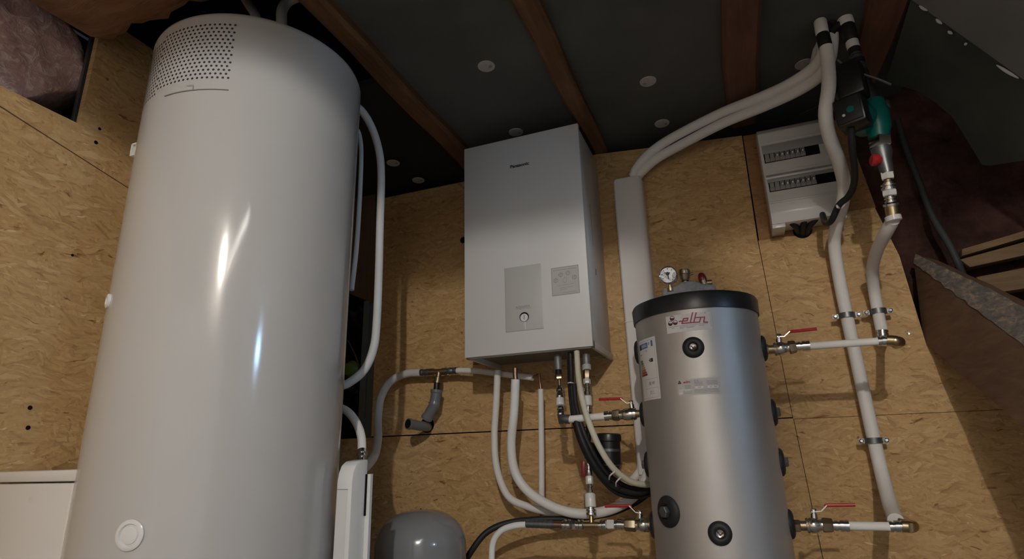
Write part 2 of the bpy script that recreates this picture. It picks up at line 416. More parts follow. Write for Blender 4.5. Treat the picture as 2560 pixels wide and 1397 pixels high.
# side wall: OSB sheet with a taller sheet further back
b = B()
XL = -.82
prism(b, [V(XL, y, z) for y, z in ((-4.4, 0), (-.02, 0), (-.02, 2.25), (-1.345, 2.25), (-1.345, 1.846), (-4.4, 1.846))], V(-.02, 0, 0))
struct('wall_left', b, M['osb_side'])
b = B(); prism(b, [V(XL+.0005, y, z) for y, z in ((-1.60, 1.7985), (-1.60, 1.7955), (-1.05, 1.6855), (-1.05, 1.688))], V(.0015, 0, 0)); struct('trim_1', b, M['post'])
b = B(); box(b, -1.65, -1.6, -4.4, .4, 0, 2.7); struct('wall_outer', b, M['dark'])
sc_ = A(218, 262, x=-.87); b = B(); box(b, -.885, -.87, sc_.y-.03, sc_.y+.03, 1.3, 2.3, .002); box(b, -.87, -.845, sc_.y+.026, sc_.y+.03, 1.3, 2.3)
single('metal_stud', b, M['zinc'], 'dark grey metal stud beside the pink boulder', 'metal stud')
# floor, ceiling
b = B(); box(b, -1.65, 6.0, -4.4, .42, -.05, 0); struct('floor', b, M['floor'])
b = B(); box(b, -.085, 1.70, -2.95, .33, 2.168, 2.20); struct('ceiling', b, M['ceil'])
b = B(); box(b, 1.70, 6.0, -4.4, -1.0, 2.75, 2.80); box(b, 1.70, 1.72, -4.4, -1.0, 2.168, 2.75); struct('ceiling.002', b, M['rearwall'])
b = B(); box(b, 2.3, 6.0, -1.0, -.95, 0, 2.75); struct('wall_side', b, M['rearwall'])
b = B(); box(b, -1.65, -.085, -.78, .33, 2.172, 2.20); struct('ceiling.001', b, M['ceil_black'])
b = B(); box(b, -1.65, 1.70, -4.4, -.78, 2.75, 2.80); box(b, -.085, -.075, -2.95, .33, 2.20, 2.75); box(b, -1.65, -.085, -.78, -.77, 2.2, 2.75); struct('ceiling.003', b, M['dark'])
b = B(); box(b, -1.65, -1.0, -4.5, -4.4, 0, 2.8); box(b, 2.4, 6.0, -4.5, -4.4, 0, 2.8); box(b, -1.0, 2.4, -4.5, -4.4, 1.9, 2.8); struct('wall_rear', b, M['rearwall'])
# sloping boards on the right, 60 degrees, with a small skylight
SN = V(math.sin(math.radians(60)), 0, math.cos(math.radians(60))); SD = V(math.cos(math.radians(60)), 0, -math.sin(math.radians(60)))
S0 = V(1.60, 0, 2.13)
def on_slope(s, y, off=0): return S0+SD*s+V(0, y, 0)+SN*off
def slope_hit(px, py):
    d = ray(px, py); t = (S0-CAM).dot(SN)/d.dot(SN); return CAM+d*t
def slope_rect(bm, s0, s1, y0, y1, off, th=.0125): prism(bm, [on_slope(s0, y0, off), on_slope(s1, y0, off), on_slope(s1, y1, off), on_slope(s0, y1, off)], SN*th)
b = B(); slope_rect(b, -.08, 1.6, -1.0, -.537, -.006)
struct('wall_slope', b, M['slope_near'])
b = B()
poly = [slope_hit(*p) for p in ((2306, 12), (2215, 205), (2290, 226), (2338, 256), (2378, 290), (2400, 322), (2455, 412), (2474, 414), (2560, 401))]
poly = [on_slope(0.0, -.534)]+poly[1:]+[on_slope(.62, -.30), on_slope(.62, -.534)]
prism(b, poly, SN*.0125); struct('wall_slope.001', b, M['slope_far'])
# far right end wall with its window
b = B(); wy0, wy1, wz0, wz1 = -3.80, -3.30, 2.02, 2.42
box(b, 6.0, 6.1, -4.4, wy0, 0, 2.8); box(b, 6.0, 6.1, wy1, -.95, 0, 2.8); box(b, 6.0, 6.1, wy0, wy1, 0, wz0); box(b, 6.0, 6.1, wy0, wy1, wz1, 2.8); struct('wall_right', b, M['rearwall'])
b = B()
for y0, y1, z0, z1 in ((wy0, wy0+.05, wz0, wz1), (wy1-.05, wy1, wz0, wz1), (wy0, wy1, wz0, wz0+.05), (wy0, wy1, wz1-.05, wz1)): box(b, 6.0, 6.05, y0, y1, z0, z1)
wf = struct('window_1', b, M['cap_white'])
b = B(); box(b, 6.03, 6.035, wy0+.05, wy1-.05, wz0+.05, wz1-.05); mesh_obj('window_pane', b, M['skylight'], wf, V(0, 0, 0))
dabs = [((2304, 10), (2324, 22)), ((2346, 43), (2361, 55)), ((2376, 73), (2387, 80)), ((2498, 158), (2553, 191)), ((2420, 103), (2423, 107))]
for q0, q1 in dabs:
    a = slope_hit(*q0)-SN*.008; c = slope_hit(*q1)-SN*.008; b = B(); tube(b, [a, (a+c)/2+V(0, .002, .001), c], lambda t: .0045*math.sin(math.pi*(.12+.76*t)), 8, 4)
    nm = {2304: 'topmost short smear', 2346: 'second short smear from the top', 2376: 'third short smear from the top', 2498: 'long smear, lowest of the row', 2420: 'tiniest speck'}[q0[0]]
    single('plaster_dab', b, M['plaster'], f'white plaster {nm} on the joint of the grey sloping boards', 'plaster', group='plaster smears on the board joint')
# joists
def joist(pts, z0, th, mat, label):
    b = B(); t = bmesh.new(); n = 14
    (xa, ya), (xb, yb), (xc, yc), (xd, yd) = pts     # near left, near right, far right, far left at the underside
    rows = []
    for i in range(n+1):
        f = i/n; L = V(xa+(xd-xa)*f, ya+(yd-ya)*f, z0); Rr = V(xb+(xc-xb)*f, yb+(yc-yb)*f, z0)
        wob = .006*math.sin(i*1.7+xa*9); L.x += wob; Rr.x += wob*.6; c = .012
        rows.append([t.verts.new(p) for p in (L+V(0, 0, th), L+V(0, 0, c), L+V(c, 0, 0), Rr-V(c, 0, 0), Rr+V(0, 0, c), Rr+V(0, 0, th))])
    for p, q in zip(rows, rows[1:]):
        for k in range(6): t.faces.new((p[k], p[(k+1) % 6], q[(k+1) % 6], q[k]))
    t.faces.new(rows[0]); t.faces.new(rows[-1][::-1]); merge(b, t)
    return single('ceiling_joist', b, mat, label, 'joist', (xa, -1.0, z0), 'ceiling joists')
joist([(-.082, -2.9), (-.030, -2.9), (-.030, .03), (-.125, .03)], 2.13, .04, M['joist'], 'narrow brown ceiling joist running above the gap left of the white wall unit')
joist([(.452, -2.9), (.572, -2.9), (.542, .03), (.478, .03)], 2.13, .04, M['joist'], 'brown ceiling joist that ends behind the top right corner of the white wall unit')
joist([(1.078, -2.9), (1.196, -2.9), (1.172, .03), (1.055, .03)], 2.13, .04, M['joist_red'], 'reddish brown ceiling joist above the twin white pipes, with no fixing discs on it')
joist([(1.47, -2.9), (1.665, -2.9), (1.585, .10), (1.49, .10)], 2.13, .04, M['joist_red'], 'dark red-brown ceiling joist beside the sloping green-grey board')
# unseen timbers added to shade the upper tank and wall from the lamps
b = B(); box(b, -.082, 1.60, -1.95, -1.88, 1.985, 2.13, .006); single('shade_timber', b, M['timber'], 'horizontal cross timber under the joists, just outside the top of the photo', 'timber')
b = B(); box(b, -1.6, 1.70, -3.02, -2.92, 2.13, 2.75, .006); single('shade_beam', b, M['timber'], 'deep beam carrying the rear ends of the joists, behind the viewer', 'beam')
# heavy timber top left
b = B(); n = 22; rw = []
for i in range(n+1):
    x = -.795+.66*i/n; w1 = .010*math.sin(i*.9)+.006*math.sin(i*2.3); w2 = .006*math.sin(i*1.3+1)
    rw.append([b.verts.new(p) for p in (V(x, -1.80, 2.13+.03), V(x, -1.77, 2.128), V(x, -1.60, 2.118+w2), V(x, -1.385+w1, 2.128+w2), V(x, -1.345+w1, 2.15), V(x, -1.345+w1, 2.29), V(x, -1.80, 2.29))])
for p, q in zip(rw, rw[1:]):
    for k in range(7): b.faces.new((p[k], p[(k+1) % 7], q[(k+1) % 7], q[k]))
b.faces.new(rw[0]); b.faces.new(rw[-1][::-1])
single('heavy_timber', b, M['timber'], 'heavy rough-hewn brown timber crossing above the pink boulder at top left', 'timber', (-.5, -1.5, 2.13))
# boulder
b = B(); bmesh.ops.create_icosphere(b, subdivisions=5, radius=1)
def nz(p, s): return math.sin(p.x*s+1.3*math.sin(p.y*s*1.3))*math.cos(p.z*s*1.1+p.y*s)
bc = V(-1.055, -1.53, 2.05)
for v in b.verts:
    p = v.co.normalized(); r = 1+.06*nz(p, 3.1)+.035*nz(p, 6.7)+.015*nz(p, 15)
    q = V(p.x*.22, p.y*.33, p.z*.27)*r
    q.x = min(q.x, .165+.008*nz(p, 9))
    d1 = V(.3, .62, -.72).normalized(); k = q.dot(d1)-.205
    if k > 0: q -= d1*k*.85
    d2 = V(.2, .55, .80).normalized(); k = q.dot(d2)-.235
    if k > 0: q -= d2*k*.8
    v.co = bc+q
single('granite_boulder', b, M['granite'], 'pink granite boulder lying on the wall above the OSB panel at top left', 'boulder', ang=1.2)
# brace on the right
P1t, P1b = V(1.590, .015, 1.452), V(1.563, .015, 1.168)
E_b = A(2560, 1068, y=-.45); E_t = A(2560, 862, y=-.45); dv = (E_b-P1b)
b = B(); n = 16; rw = []
for i in range(n+1):
    f = i/n*2.5; base = P1b+dv*f; top = P1t+(E_t-P1t)*f; w1 = .002*math.sin(i*1.9); out = V(.11, .05, 0)
    up = V(0, 0, 1)*(.028+.05*min(f, 1.6)+.002*math.sin(i*2.7))+V(.045, .01, 0)*min(1, .3+f)
    rw.append([b.verts.new(p) for p in (base+V(w1, 0, 0), top+V(w1*.7, 0, w1), top+up, top+up+out*.6-V(0, 0, .02), top+out-V(0, 0, .05), base+out)])
for p, q in zip(rw, rw[1:]):
    for k in range(6): b.faces.new((p[k], p[(k+1) % 6], q[(k+1) % 6], q[k]))
b.faces.new(rw[0]); b.faces.new(rw[-1][::-1])
t = Thing('roof_brace', 'thick brown sloping timber with a ragged dusty top edge at the right', 'timber', P1b)
t.part('timber', b, M['brace'], ang=.5)
b = B(); rr = []
for i in range(n*4+1):
    f = i/(n*4)*2.5; top = P1t+(E_t-P1t)*f; w1 = .0015*math.sin(i*1.9)+.001*math.sin(i*4.1); h = .028+.05*min(f, 1.6)
    s0 = top+V(-.002, -.001, .000+w1*2); s1 = top+V(0, 0, 1)*(h+.004+w1)+V(.045, .01, 0)*min(1, .3+f)+V(-.003, -.004, 0)
    rr.append([b.verts.new(s0+(s1-s0)*k/5+V(-.001*math.sin(i*2.2+k*3), -.001*math.cos(i*3.1+k), 0)) for k in range(6)])
for p, q in zip(rr, rr[1:]):
    for k in range(5): b.faces.new((p[k], p[k+1], q[k+1], q[k]))
t.part('ragged_edge', b, M['dusty'], label='dusty, splintered pale edge', ang=2)
# slats behind the brace
for (p0, p1, p2, p3), y, lab in (
    (((2405, 622), (2565, 575), (2565, 592), (2405, 640)), .0, 'uppermost thin rough plank behind the sloping brace at the right edge'),
    (((2400, 648), (2565, 603), (2565, 655), (2425, 668)), -.01, 'middle rough plank behind the sloping brace at the right edge'),
    (((2440, 692), (2565, 668), (2565, 730), (2470, 735)), -.03, 'lowest rough plank behind the sloping brace at the right edge')):
    b = B(); q = [A(*c, y=y) for c in (p0, p1, p2, p3)]; ex = (q[1]-q[0])*2.2
    prism(b, [q[0], q[1]+ex, q[2]+ex*.98, q[3]], V(0, .05, 0), .003); single('rough_plank', b, M['slat'], lab, 'plank', group='rough planks at the right')
b = B(); tube(b, [A(2243, 300, y=.05), A(2268, 380, y=.04), A(2296, 450, y=.03), A(2330, 540, y=.01), A(2372, 610, y=-.02), A(2398, 665, y=-.02), A(2420, 720, y=.03)], .011); single('dark_conduit', b, M['conduit'], 'dark conduit hanging down the masonry behind the sloping brace', 'conduit')
# opening at left of the back wall
b = B(); bmesh.ops.create_grid(b, x_segments=40, y_segments=40, size=.5)
for v in b.verts:
    x = -.98+(v.co.x+.5)*.42; z = .85+(v.co.y+.5)*.85; v.co = V(x, .14+.03*math.sin(x*31+5*math.sin(z*13))*math.cos(z*23+x*9)+.012*math.sin(z*61+x*40), z)
single('black_foil_sheet', b, M['foil'], 'crumpled black foil inside the wall opening behind the tall white tank', 'foil', ang=3)
b = B(); box(b, -.735, -.70, .02, .024, .90, 1.60); box(b, -.735, -.731, .02, .07, .90, 1.60); box(b, -.70, -.652, .028, .032, .90, 1.60, 0); box(b, -.655, -.651, .02, .07, .90, 1.60); box(b, -.7, -.696, .02, .03, .90, 1.6)
single('metal_stud', b, M['zinc'], 'upright grey metal stud in the wall opening beside the tall white tank', 'metal stud')
b = B(); prism(b, [A(*p, y=.012) for p in ((862, 440), (938, 440), (940, 760), (858, 728))], V(0, .03, 0)); single('brown_panel', b, M['post'], 'brown wooden board above the wall opening behind the tall white tank', 'board')
b = B(); prism(b, [A(*p, y=-.01) for p in ((902, 452), (925, 434), (948, 446), (950, 478), (935, 478))], V(0, .018, 0), .004); single('timber_offcut', b, M['slat'], 'small pale timber end beside the top of the white hose loop', 'timber')
b = B(); lathe(b, A(884, 925, y=.055), V(0, 1, 0), [(-.05, 0), (-.046, .03), (-.02, .045), (.02, .03)], 20); single('lime_fitting', b, M['lime'], 'lime green fitting glimpsed inside the dark wall opening', 'fitting')
b = B(); tube(b, [A(868, 850, y=.06), A(880, 870, y=.05), A(893, 900, y=.04), A(903, 935, y=.05)], .004); single('pink_cable', b, M['pink'], 'thin pink cable inside the dark wall opening', 'cable')
# ceiling fixing discs
for px, py, lab in ((1216, 165, 'white fixing disc on the ceiling left of the middle joist, high above the wall unit'), (1620, 203, 'white fixing disc on the ceiling, nearest the middle between the second and third joists'), (1655, 308, 'white fixing disc on the ceiling close to the twin white pipes'), (1290, 330, 'dim fixing disc on the ceiling just over the top edge of the white wall unit'), (983, 407, 'dim fixing disc on the black ceiling right beside the white hose loop'), (1046, 450, 'dim fixing disc on the black ceiling, the one nearer the top of the OSB'), (2010, 160, 'dim fixing disc on the ceiling left of the pipe bundle at the pump')):
    p = A(px, py, z=2.167); b = B(); lathe(b, p, V(0, 0, -1), [(0, .031), (.003, .030), (.004, .012), (.0045, .0)], 28)
    t = Thing('fixing_disc', lab, 'fixing disc', p, 'ceiling fixing discs')
    t.part('washer', b, M['anchor']); b = B(); k = V(.014, .003, -.0042) if px < 1300 or px > 1640 else V(-.014, .006, -.0042)
    lathe(b, p+k, V(0, 0, -1), [(0, .007), (.001, .0066)], 14); t.part('screw_hole', b, M['ink_grey'])
# drilled holes and screws in the OSB
for px, py, kw, r, lab in ((240, 356, dict(x=XL), .006, 'upper hole near the panel step above left of the tall tank'), (249, 322, dict(x=XL), .005, 'small hole on the taller side panel'), (181, 638, dict(x=XL), .004, 'lone hole in the middle of the side panel'), (75, 1019, dict(x=XL), .006, 'upper of the two holes at the lower left'), (70, 1069, dict(x=XL), .006, 'lower of the two holes at the lower left'), (1052, 1275, dict(y=0), .007, 'hole right over the grey expansion vessel'), (1158, 600, dict(y=0), .016, 'dark hole beside the left edge of the white wall unit')):
    p = A(px, py, **kw); b = B(); lathe(b, p, V(1, 0, 0) if 'x' in kw else V(0, -1, 0), [(-.002, r), (.0006, r), (.0006, 0)], 16)
    single('drill_hole', b, M['dark'], 'dark '+lab+' in the OSB', 'hole', p)
for px, py in ((2270, 834),):
    p = A(px, py, y=0); b = B(); lathe(b, p, V(0, -1, 0), [(0, .006), (.002, .0055), (.002, .003), (.001, 0)], 16); single('wood_screw', b, M['chrome'], 'single bright screw head in the OSB right of the upper brass elbow', 'screw')
# ------------------------------------------------------------------ tall white tank
TX, TY, TR, TZ = -.319, -1.133, .30, 2.0
t = Thing('water_heater', 'tall white cylindrical water heater with a perforated top, at the left', 'water heater', (TX, TY, 0))
b = B(); lathe(b, V(TX, TY, 0), V(0, 0, 1), [(.02, .27), (.03, TR-.004), (.04, TR), (.05, TR), (1.90, TR), (TZ-.018, TR), (TZ-.016, TR), (TZ-.006, TR-.003), (TZ-.001, TR-.008), (TZ, TR-.02), (TZ+.004, 0)], 160)
body = t.part('body', b, M['enamel'])
mt = cyl_map(TX, TY, TR, 0, 0)
b = B(); du = .0132; dv2 = .0118; rr2 = TR
for i in range(-48, 14):
    for j in range(15):
        u = math.radians(31)*rr2-(13-i)*du/1.0-(du/2 if j % 2 else 0); z = 1.79+j*dv2
        lim = 0 if u/rr2 > -.2 else 1
        disc(b, mt, u, z-.012*lim, .0034, .0004, n=8)
t.part('vent_grille', b, M['ink'], label='field of small round vent holes')
b = B(); m3 = cyl_map(TX, TY, TR, 0, 0)
slab(b, m3, math.radians(-2)*TR, math.radians(32)*TR, 1.7525, 1.7545, .0, .003, 20); strokes(b, m3, [[(.078, 1.755), (.078, 1.768), (.060, 1.768)]], .0016, .0036)
t.part('seam', b, M['ink_grey'], label='thin dark joint line with a small tab')
a = math.radians(17.5); pc = V(TX+TR*math.sin(a), TY-TR*math.cos(a), .70); nd = V(math.sin(a), -math.cos(a), 0)
b = B(); lathe(b, pc-nd*.004, nd, [(0, .030), (.007, .030), (.009, .027), (.009, .022), (.0045, .0195), (.0045, .0185), (.008, .017), (.009, .013), (.0085, 0)], 48); t.part('cover_plug', b, M['cap_white'])
a = math.radians(-24.5); pc = V(TX+TR*math.sin(a), TY-TR*math.cos(a), 1.222); nd = V(math.sin(a), -math.cos(a), 0)
b = B(); lathe(b, pc-nd*.004, nd, [(0, .018), (.008, .018), (.010, .015), (.010, .010), (.007, .008), (.007, 0)], 32); t.part('cover_plug', b, M['cap_white'])
# little bracket at the left edge
c = A(339, 375, y=-1.37); b = B()
for dx, dz, sx, sz in ((-.010, 0, .0022, .017), (.008, 0, .0022, .017), (0, .017, .011, .0022), (0, -.017, .011, .0022)): obox(b, c+V(dx, 0, dz), V(sx, 0, 0), V(0, .006, 0), V(0, 0, sz))
t.part('wall_bracket', b, M['cap_white'])
# low housing to the left, with a lid
b = B(); hp = [(-.805, -1.372), (-.47, -1.394), (-.40, -1.36), (-.40, -1.10), (-.805, -1.08)]
prism(b, [V(x, y, .05) for x, y in hp], V(0, 0, .752), .006); hs = t.part('side_housing', b, M['cap_white'])
b = B(); hp = [(-.805, -1.376), (-.45, -1.400), (-.36, -1.37), (-.36, -1.10), (-.805, -1.08)]
prism(b, [V(x, y, .805) for x, y in hp], V(0, 0, .026), .006); t.part('housing_lid', b, M['cap_white'], hs)
# narrow casing at the right
b = B(); x0, x1 = -.010, .036; yf, yb = -1.05, -.985; zt = .835
prof = [(yf, .05), (yf, zt-.050), (yf+.004, zt-.030), (yf+.014, zt-.012), (yf+.030, zt-.002), (yf+.05, zt), (yb, zt+.002), (yb, .05)]
prism(b, [V(x0, y, z) for y, z in prof], V(x1-x0, 0, 0), .004); cs = t.part('side_casing', b, M['cap_white'])
b = B(); box(b, x0+.004, x1-.012, yf-.0008, yf, .05, .765); t.part('casing_panel', b, M['powder'], cs)
b = B(); box(b, x0+.003, x1-.011, yf-.0012, yf-.0005, .765, .767); t.part('casing_joint', b, M['ink_grey'], cs)
b = B(); box(b, x1-.001, x1+.012, yb-.004, yb+.006, .05, .80); t.part('edge_strip', b, M['cap_white'], cs)
b = B(); box(b, x1+.0, x1+.0025, yb-.010, yb-.003, .70, .80); t.part('slot', b, M['dark'], cs, 'black slot')
# ------------------------------------------------------------------ white wall unit
t = Thing('indoor_heat_unit', 'white rectangular wall unit with a small round gauge, centre of the wall', 'heating unit', (.25, 0, 1.2))
b = B(); box(b, .006, .494, -.328, -.004, 1.212, 2.088, .003); cab = t.part('cabinet', b, M['powder_side'])
b = B(); box(b, 0, .5, -.34, -.322, 1.198, 2.092, .004); door = t.part('front_panel', b, M['powder'])
b = B(); box(b, .02, .48, -.31, -.03, 1.2115, 1.2125); t.part('underside', b, M['steel_in'], cab)
b = B(); box(b, .0, .5, -.325, -.312, 1.196, 1.225, .001); box(b, .0, .012, -.325, 0, 1.196, 1.22, .001); box(b, .488, .5, -.325, 0, 1.196, 1.22, .001); t.part('bottom_rim', b, M['powder_side'], cab)
b = B(); box(b, .4935, .4945, -.20, -.195, 1.62, 1.80); t.part('side_seam', b, M['ink_grey'], cab)
b = B(); box(b, .4935, .4948, -.185, -.178, 1.505, 1.53); t.part('side_slot', b, M['ink'], cab, 'small dark slot')
mp = plane_map(V(0, -.34, 0), V(1, 0, 0), V(0, 0, 1))
b = B(); text(b, mp, 'Panasonic', .0195, .208, 1.9545, .0006, .0007, 1.06); t.part('lettering', b, M['ink'], door, 'black maker lettering')
b = B(); box(b, .174, .321, -.3405, -.3345, 1.281, 1.532, .001); pn = t.part('control_panel', b, M['panel'], door)
mq = plane_map(V(0, -.3405, 0), V(1, 0, 0), V(0, 0, 1))
b = B(); strokes(b, mq, [[(.1735, 1.2805), (.1735, 1.5325)], [(.1735, 1.2805), (.3215, 1.2805)]], .0014, .0006); t.part('panel_joint', b, M['ink_grey'], door)
b = B(); text(b, mq, 'AQUAREA', .0135, .215, 1.3665, .0006, .0002, .92); strokes(b, mq, [[(.218, 1.363), (.277, 1.363)]], .0012, .0006); t.part('panel_lettering', b, M['ink_grey'], pn, 'small grey lettering')
b = B(); gc = V(.248, -.3405, 1.331); lathe(b, gc+V(0, .002, 0), V(0, -1, 0), [(0, .0185), (.0035, .0185), (.0035, .0165), (.002, .0165)], 40); gg = t.part('pressure_gauge', b, M['ink'])
b = B(); mg = plane_map(gc, V(1, 0, 0), V(0, 0, 1)); disc(b, mg, 0, -.0025, .0150, .0022); t.part('dial', b, M['cap_white'], gg, recalc=False)
b = B(); strokes(b, mg, [[(0, -.008), (.0005, .007)]], .0018, .003); t.part('needle', b, M['maroon'], gg, recalc=False)
b = B(); strokes(b, mq, [[(.2505, 1.311), (.2505, 1.286)]], .0035, .0006); t.part('white_mark', b, M['paper'], pn)
# sticker
b = B(); patch(b, mp, .360, .466, 1.396, 1.505, .0004); st = t.part('info_sticker', b, M['panel'], door)
b = B(); u0, u1, v0, v1 = .3615, .4645, 1.3975, 1.5035
strokes(b, mp, [[(u0, v0), (u1, v0), (u1, v1), (u0, v1), (u0, v0)], [(.369, 1.494), (.395, 1.494)], [(.399, 1.494), (.418, 1.494)], [(.424, 1.494), (.455, 1.494)]], .0018, .0008)
for cu, cv in ((.397, 1.475), (.425, 1.478), (.377, 1.455), (.448, 1.459)): disc(b, mp, cu, cv, .0085, .0008, r0=.0065); strokes(b, mp, [[(cu-.005, cv), (cu+.004, cv+.003)], [(cu, cv-.005), (cu+.001, cv+.005)]], .0014, .0008)
disc(b, mp, .412, 1.452, .0105, .0008, r0=.0090, asp=.65); t.part('sticker_print', b, M['ink_grey'], st)
b = B(); strokes(b, mp, [[(.385, 1.433), (.445, 1.436)], [(.392, 1.423), (.442, 1.425)], [(.392, 1.417), (.42, 1.418)], [(.398, 1.405), (.452, 1.405)]], .0022, .0008); t.part('fine_print', b, M['ink_pale'], st)
# bottom connectors of the wall unit
def stub(px, py, y, L, r, mat, nm='connector'):
    p = A(px, py, y=y); p.z = 1.2115; b = B(); lathe(b, p, V(0, 0, -1), [(0, r*1.25), (.004, r*1.25), (.004, r), (L*.5, r), (L*.5, r*1.15), (L, r*1.15)], 18); t.part(nm, b, mat); return p
# ------------------------------------------------------------------ silver buffer tank
EX, EY, ER = .853, -.385, .19
t = Thing('buffer_tank', 'silver cylindrical buffer tank with a black lid and white labels, right of centre', 'tank', (EX, EY, 0))
b = B(); lathe(b, V(EX, EY, 0), V(0, 0, 1), [(.05, ER-.01), (.06, ER), (1.252, ER), (1.252, 0)], 128); t.part('jacket', b, M['silver'])
b = B(); lathe(b, V(EX, EY, 0), V(0, 0, 1), [(1.238, ER), (1.238, ER+.005), (1.281, ER+.007), (1.289, ER+.003), (1.2925, ER-.006), (1.293, 0)], 128); t.part('lid', b, M['lid'])
def rosette(a, z, r, hollow=.5, hexa=False):
    a = math.radians(a); n = V(math.sin(a), -math.cos(a), 0); p = V(EX, EY, z)+n*ER
    b = B(); seg = 48; tt = V(math.cos(a), math.sin(a), 0)
    prof = [(r*.30, .002), (r*.36, .010), (r*.6, .012), (r*.85, .009), (r*.97, .0045), (r, .0), (r*.99, -.01)]
    rg = []
    for rad, h in prof:
        row = []
        for k in range(seg):
            th = 2*math.pi*k/seg; u = rad*math.cos(th); v = rad*math.sin(th)
            aa = a+math.asin(max(-.99, min(.99, u/(ER))))
            row.append(b.verts.new(V(EX+(ER+h)*math.sin(aa), EY-(ER+h)*math.cos(aa), z+v)))
        rg.append(row)
    for q, s in zip(rg, rg[1:]):
        for k in range(seg): b.faces.new((q[k], q[(k+1) % seg], s[(k+1) % seg], s[k]))
    b.faces.new(rg[0][::-1]); o = t.part('rosette', b, M['rubber'], ang=1.2)
    b = B()
    if hexa: lathe(b, p-n*.002, n, [(0, r*.50), (.006, r*.50), (.007, r*.46)], 32); lathe(b, p+n*.005, n, [(0, r*.40), (.014, r*.38), (.016, r*.32)], 6); mat = M['zinc']
    else:
        lathe(b, p-n*.004, n, [(0, r*.36), (.010, r*.36), (.0125, r*.33), (.0115, r*.28), (.011, 0)], 32); mat = M['nickel']
    t.part('plug', b, mat, o)
    if not hexa:
        b = B(); m = plane_map(p, tt, V(0, 0, 1)); strokes(b, m, [[(-r*.12, r*.08), (0, -r*.1), (r*.15, r*.02)]], r*.07, .0122); t.part('plug_recess', b, M['ink'], o)
rosette(-.5, 1.123, .031); rosette(3, .625, .031); rosette(-41.3, .674, .043, hexa=True)
for a, z in ((90, 1.133), (92, .94), (92, .798), (90, .631), (-92, 1.155), (-91, .954), (-91, .80), (-90, .624)):
    rosette(a, z, .040, hexa=z in (.94, .798, .80))
# labels
m = cyl_map(EX, EY, ER, -22.2, 1.172)
LW, LH = .1315, .052
b = B(); patch(b, m, 0, LW, 0, LH, .0006, 16); lg = t.part('logo_label', b, M['paper'])
def L(x, y):
    yy = y+.128*(x-100); vv = 1-(yy-140)/255.; uu = (x-100-.12*(yy-140)+8)/690.; return (uu*LW, vv*LH)
b = B(); strokes(b, m, [[L(*p) for p in q] for q in (((322, 212), (440, 200), (450, 163), (385, 170), (362, 242), (488, 228)), ((520, 82), (486, 228)), ((572, 82), (538, 222)), ((488, 228), (622, 214), (642, 143), (562, 152)), ((642, 143), (696, 136), (684, 210), (738, 207)))], .0034, .0014)
t.part('lettering', b, M['logo_red'], lg, 'crimson script lettering')
b = B()
u, v = L(703, 73); disc(b, m, u, v, .0014, .0012); t.part('lettering_dot', b, M['ink'], lg)
for cx, cy in ((205, 165), (176, 240), (256, 228)):
    u, v = L(cx, cy); b = B(); disc(b, m, u, v, .0074, .0012, r0=.0060); t.part('emblem_ring', b, M['ink'], lg)
    b = B(); disc(b, m, u, v, .0061, .0011, a0=160, a1=365); t.part('emblem_fill', b, M['maroon'], lg)
b = B()
for y0, x0_, x1_ in ((300, 150, 300), (300, 315, 455), (300, 470, 740), (322, 200, 245), (322, 330, 455), (322, 470, 560), (322, 620, 690), (338, 330, 380), (338, 440, 540)): strokes(b, m, [[L(x0_, y0-.128*(x0_-150)), L(x1_, y0-.128*(x1_-150))]], .0017, .0010)
strokes(b, m, [[L(770, 80), L(795, 270)]], .001, .001); t.part('fine_print', b, M['ink_pale'], lg)
m = cyl_map(EX, EY, ER, -66.3, .987); EW, EH = .1005, .187
b = B(); patch(b, m, 0, EW, 0, EH, .0006, 14); en = t.part('energy_label', b, M['paper'])
b = B(); strokes(b, m, [[(.005, .006), (EW-.006, .006), (EW-.006, EH-.007), (.005, EH-.007), (.005, .006)], [(.033, .062), (EW-.008, .062)], [(.033, .034), (EW-.008, .034)], [(.033, .062), (.033, .010)]], .0009, .0010)
t.part('label_frame', b, M['ink_pale'], en)
b = B(); patch(b, m, .008, .024, EH-.030, EH-.013, .0010, 3); t.part('flag_block', b, M['enavy'], en)
b = B(); patch(b, m, .024, .063, EH-.030, EH-.013, .0010, 4); patch(b, m, .080, .088, EH-.028, EH-.010, .0010, 3); disc(b, m, .070, EH-.018, .004, .001, r0=.002); text(b, m, 'Y  IJA', .008, .040, EH-.040, .001); t.part('blue_heading', b, M['eblue'], en)
b = B(); text(b, m, 'ENERG', .0125, .026, EH-.026, .0016, .0001, .85); t.part('heading_text', b, M['paper'], en)
for i, k in enumerate(('e1', 'e2', 'e3', 'e4', 'e5', 'e6', 'e7')):
    b = B(); v = .118-i*.0073; wdt = .014+i*.0040; patch(b, m, .008, .008+wdt, v, v+.0066, .0010, 4)
    ng = b.verts.new(m(.008+wdt, v, .001)), b.verts.new(m(.008+wdt+.004, v+.0033, .001)), b.verts.new(m(.008+wdt, v+.0066, .001)); b.faces.new(ng); t.part('class_arrow', b, M[k], en)
b = B(); patch(b, m, .070, .083, .112, .123, .0010, 3); vs = [b.verts.new(m(*q, .001)) for q in ((.070, .112), (.070, .123), (.062, .1175))]; b.faces.new(vs); t.part('rating_arrow', b, M['ink'], en)
b = B(); text(b, m, 'C', .009, .069, .1145, .0016, .0002); t.part('rating_letter', b, M['paper'], en)
b = B(); text(b, m, '58 W', .0135, .052, .044, .0012, .0004, .95); text(b, m, '57 L', .0135, .054, .016, .0012, .0001, .95); strokes(b, m, [[(.010, EH-.046), (.022, EH-.046)]], .003, .001); t.part('label_figures', b, M['ink_grey'], en)
m = cyl_map(EX, EY, ER, -18.0, .988); RW, RH = .1200, .046
b = B(); patch(b, m, 0, RW, 0, RH, .0006, 14); rp = t.part('rating_plate', b, M['faded'])
b = B()
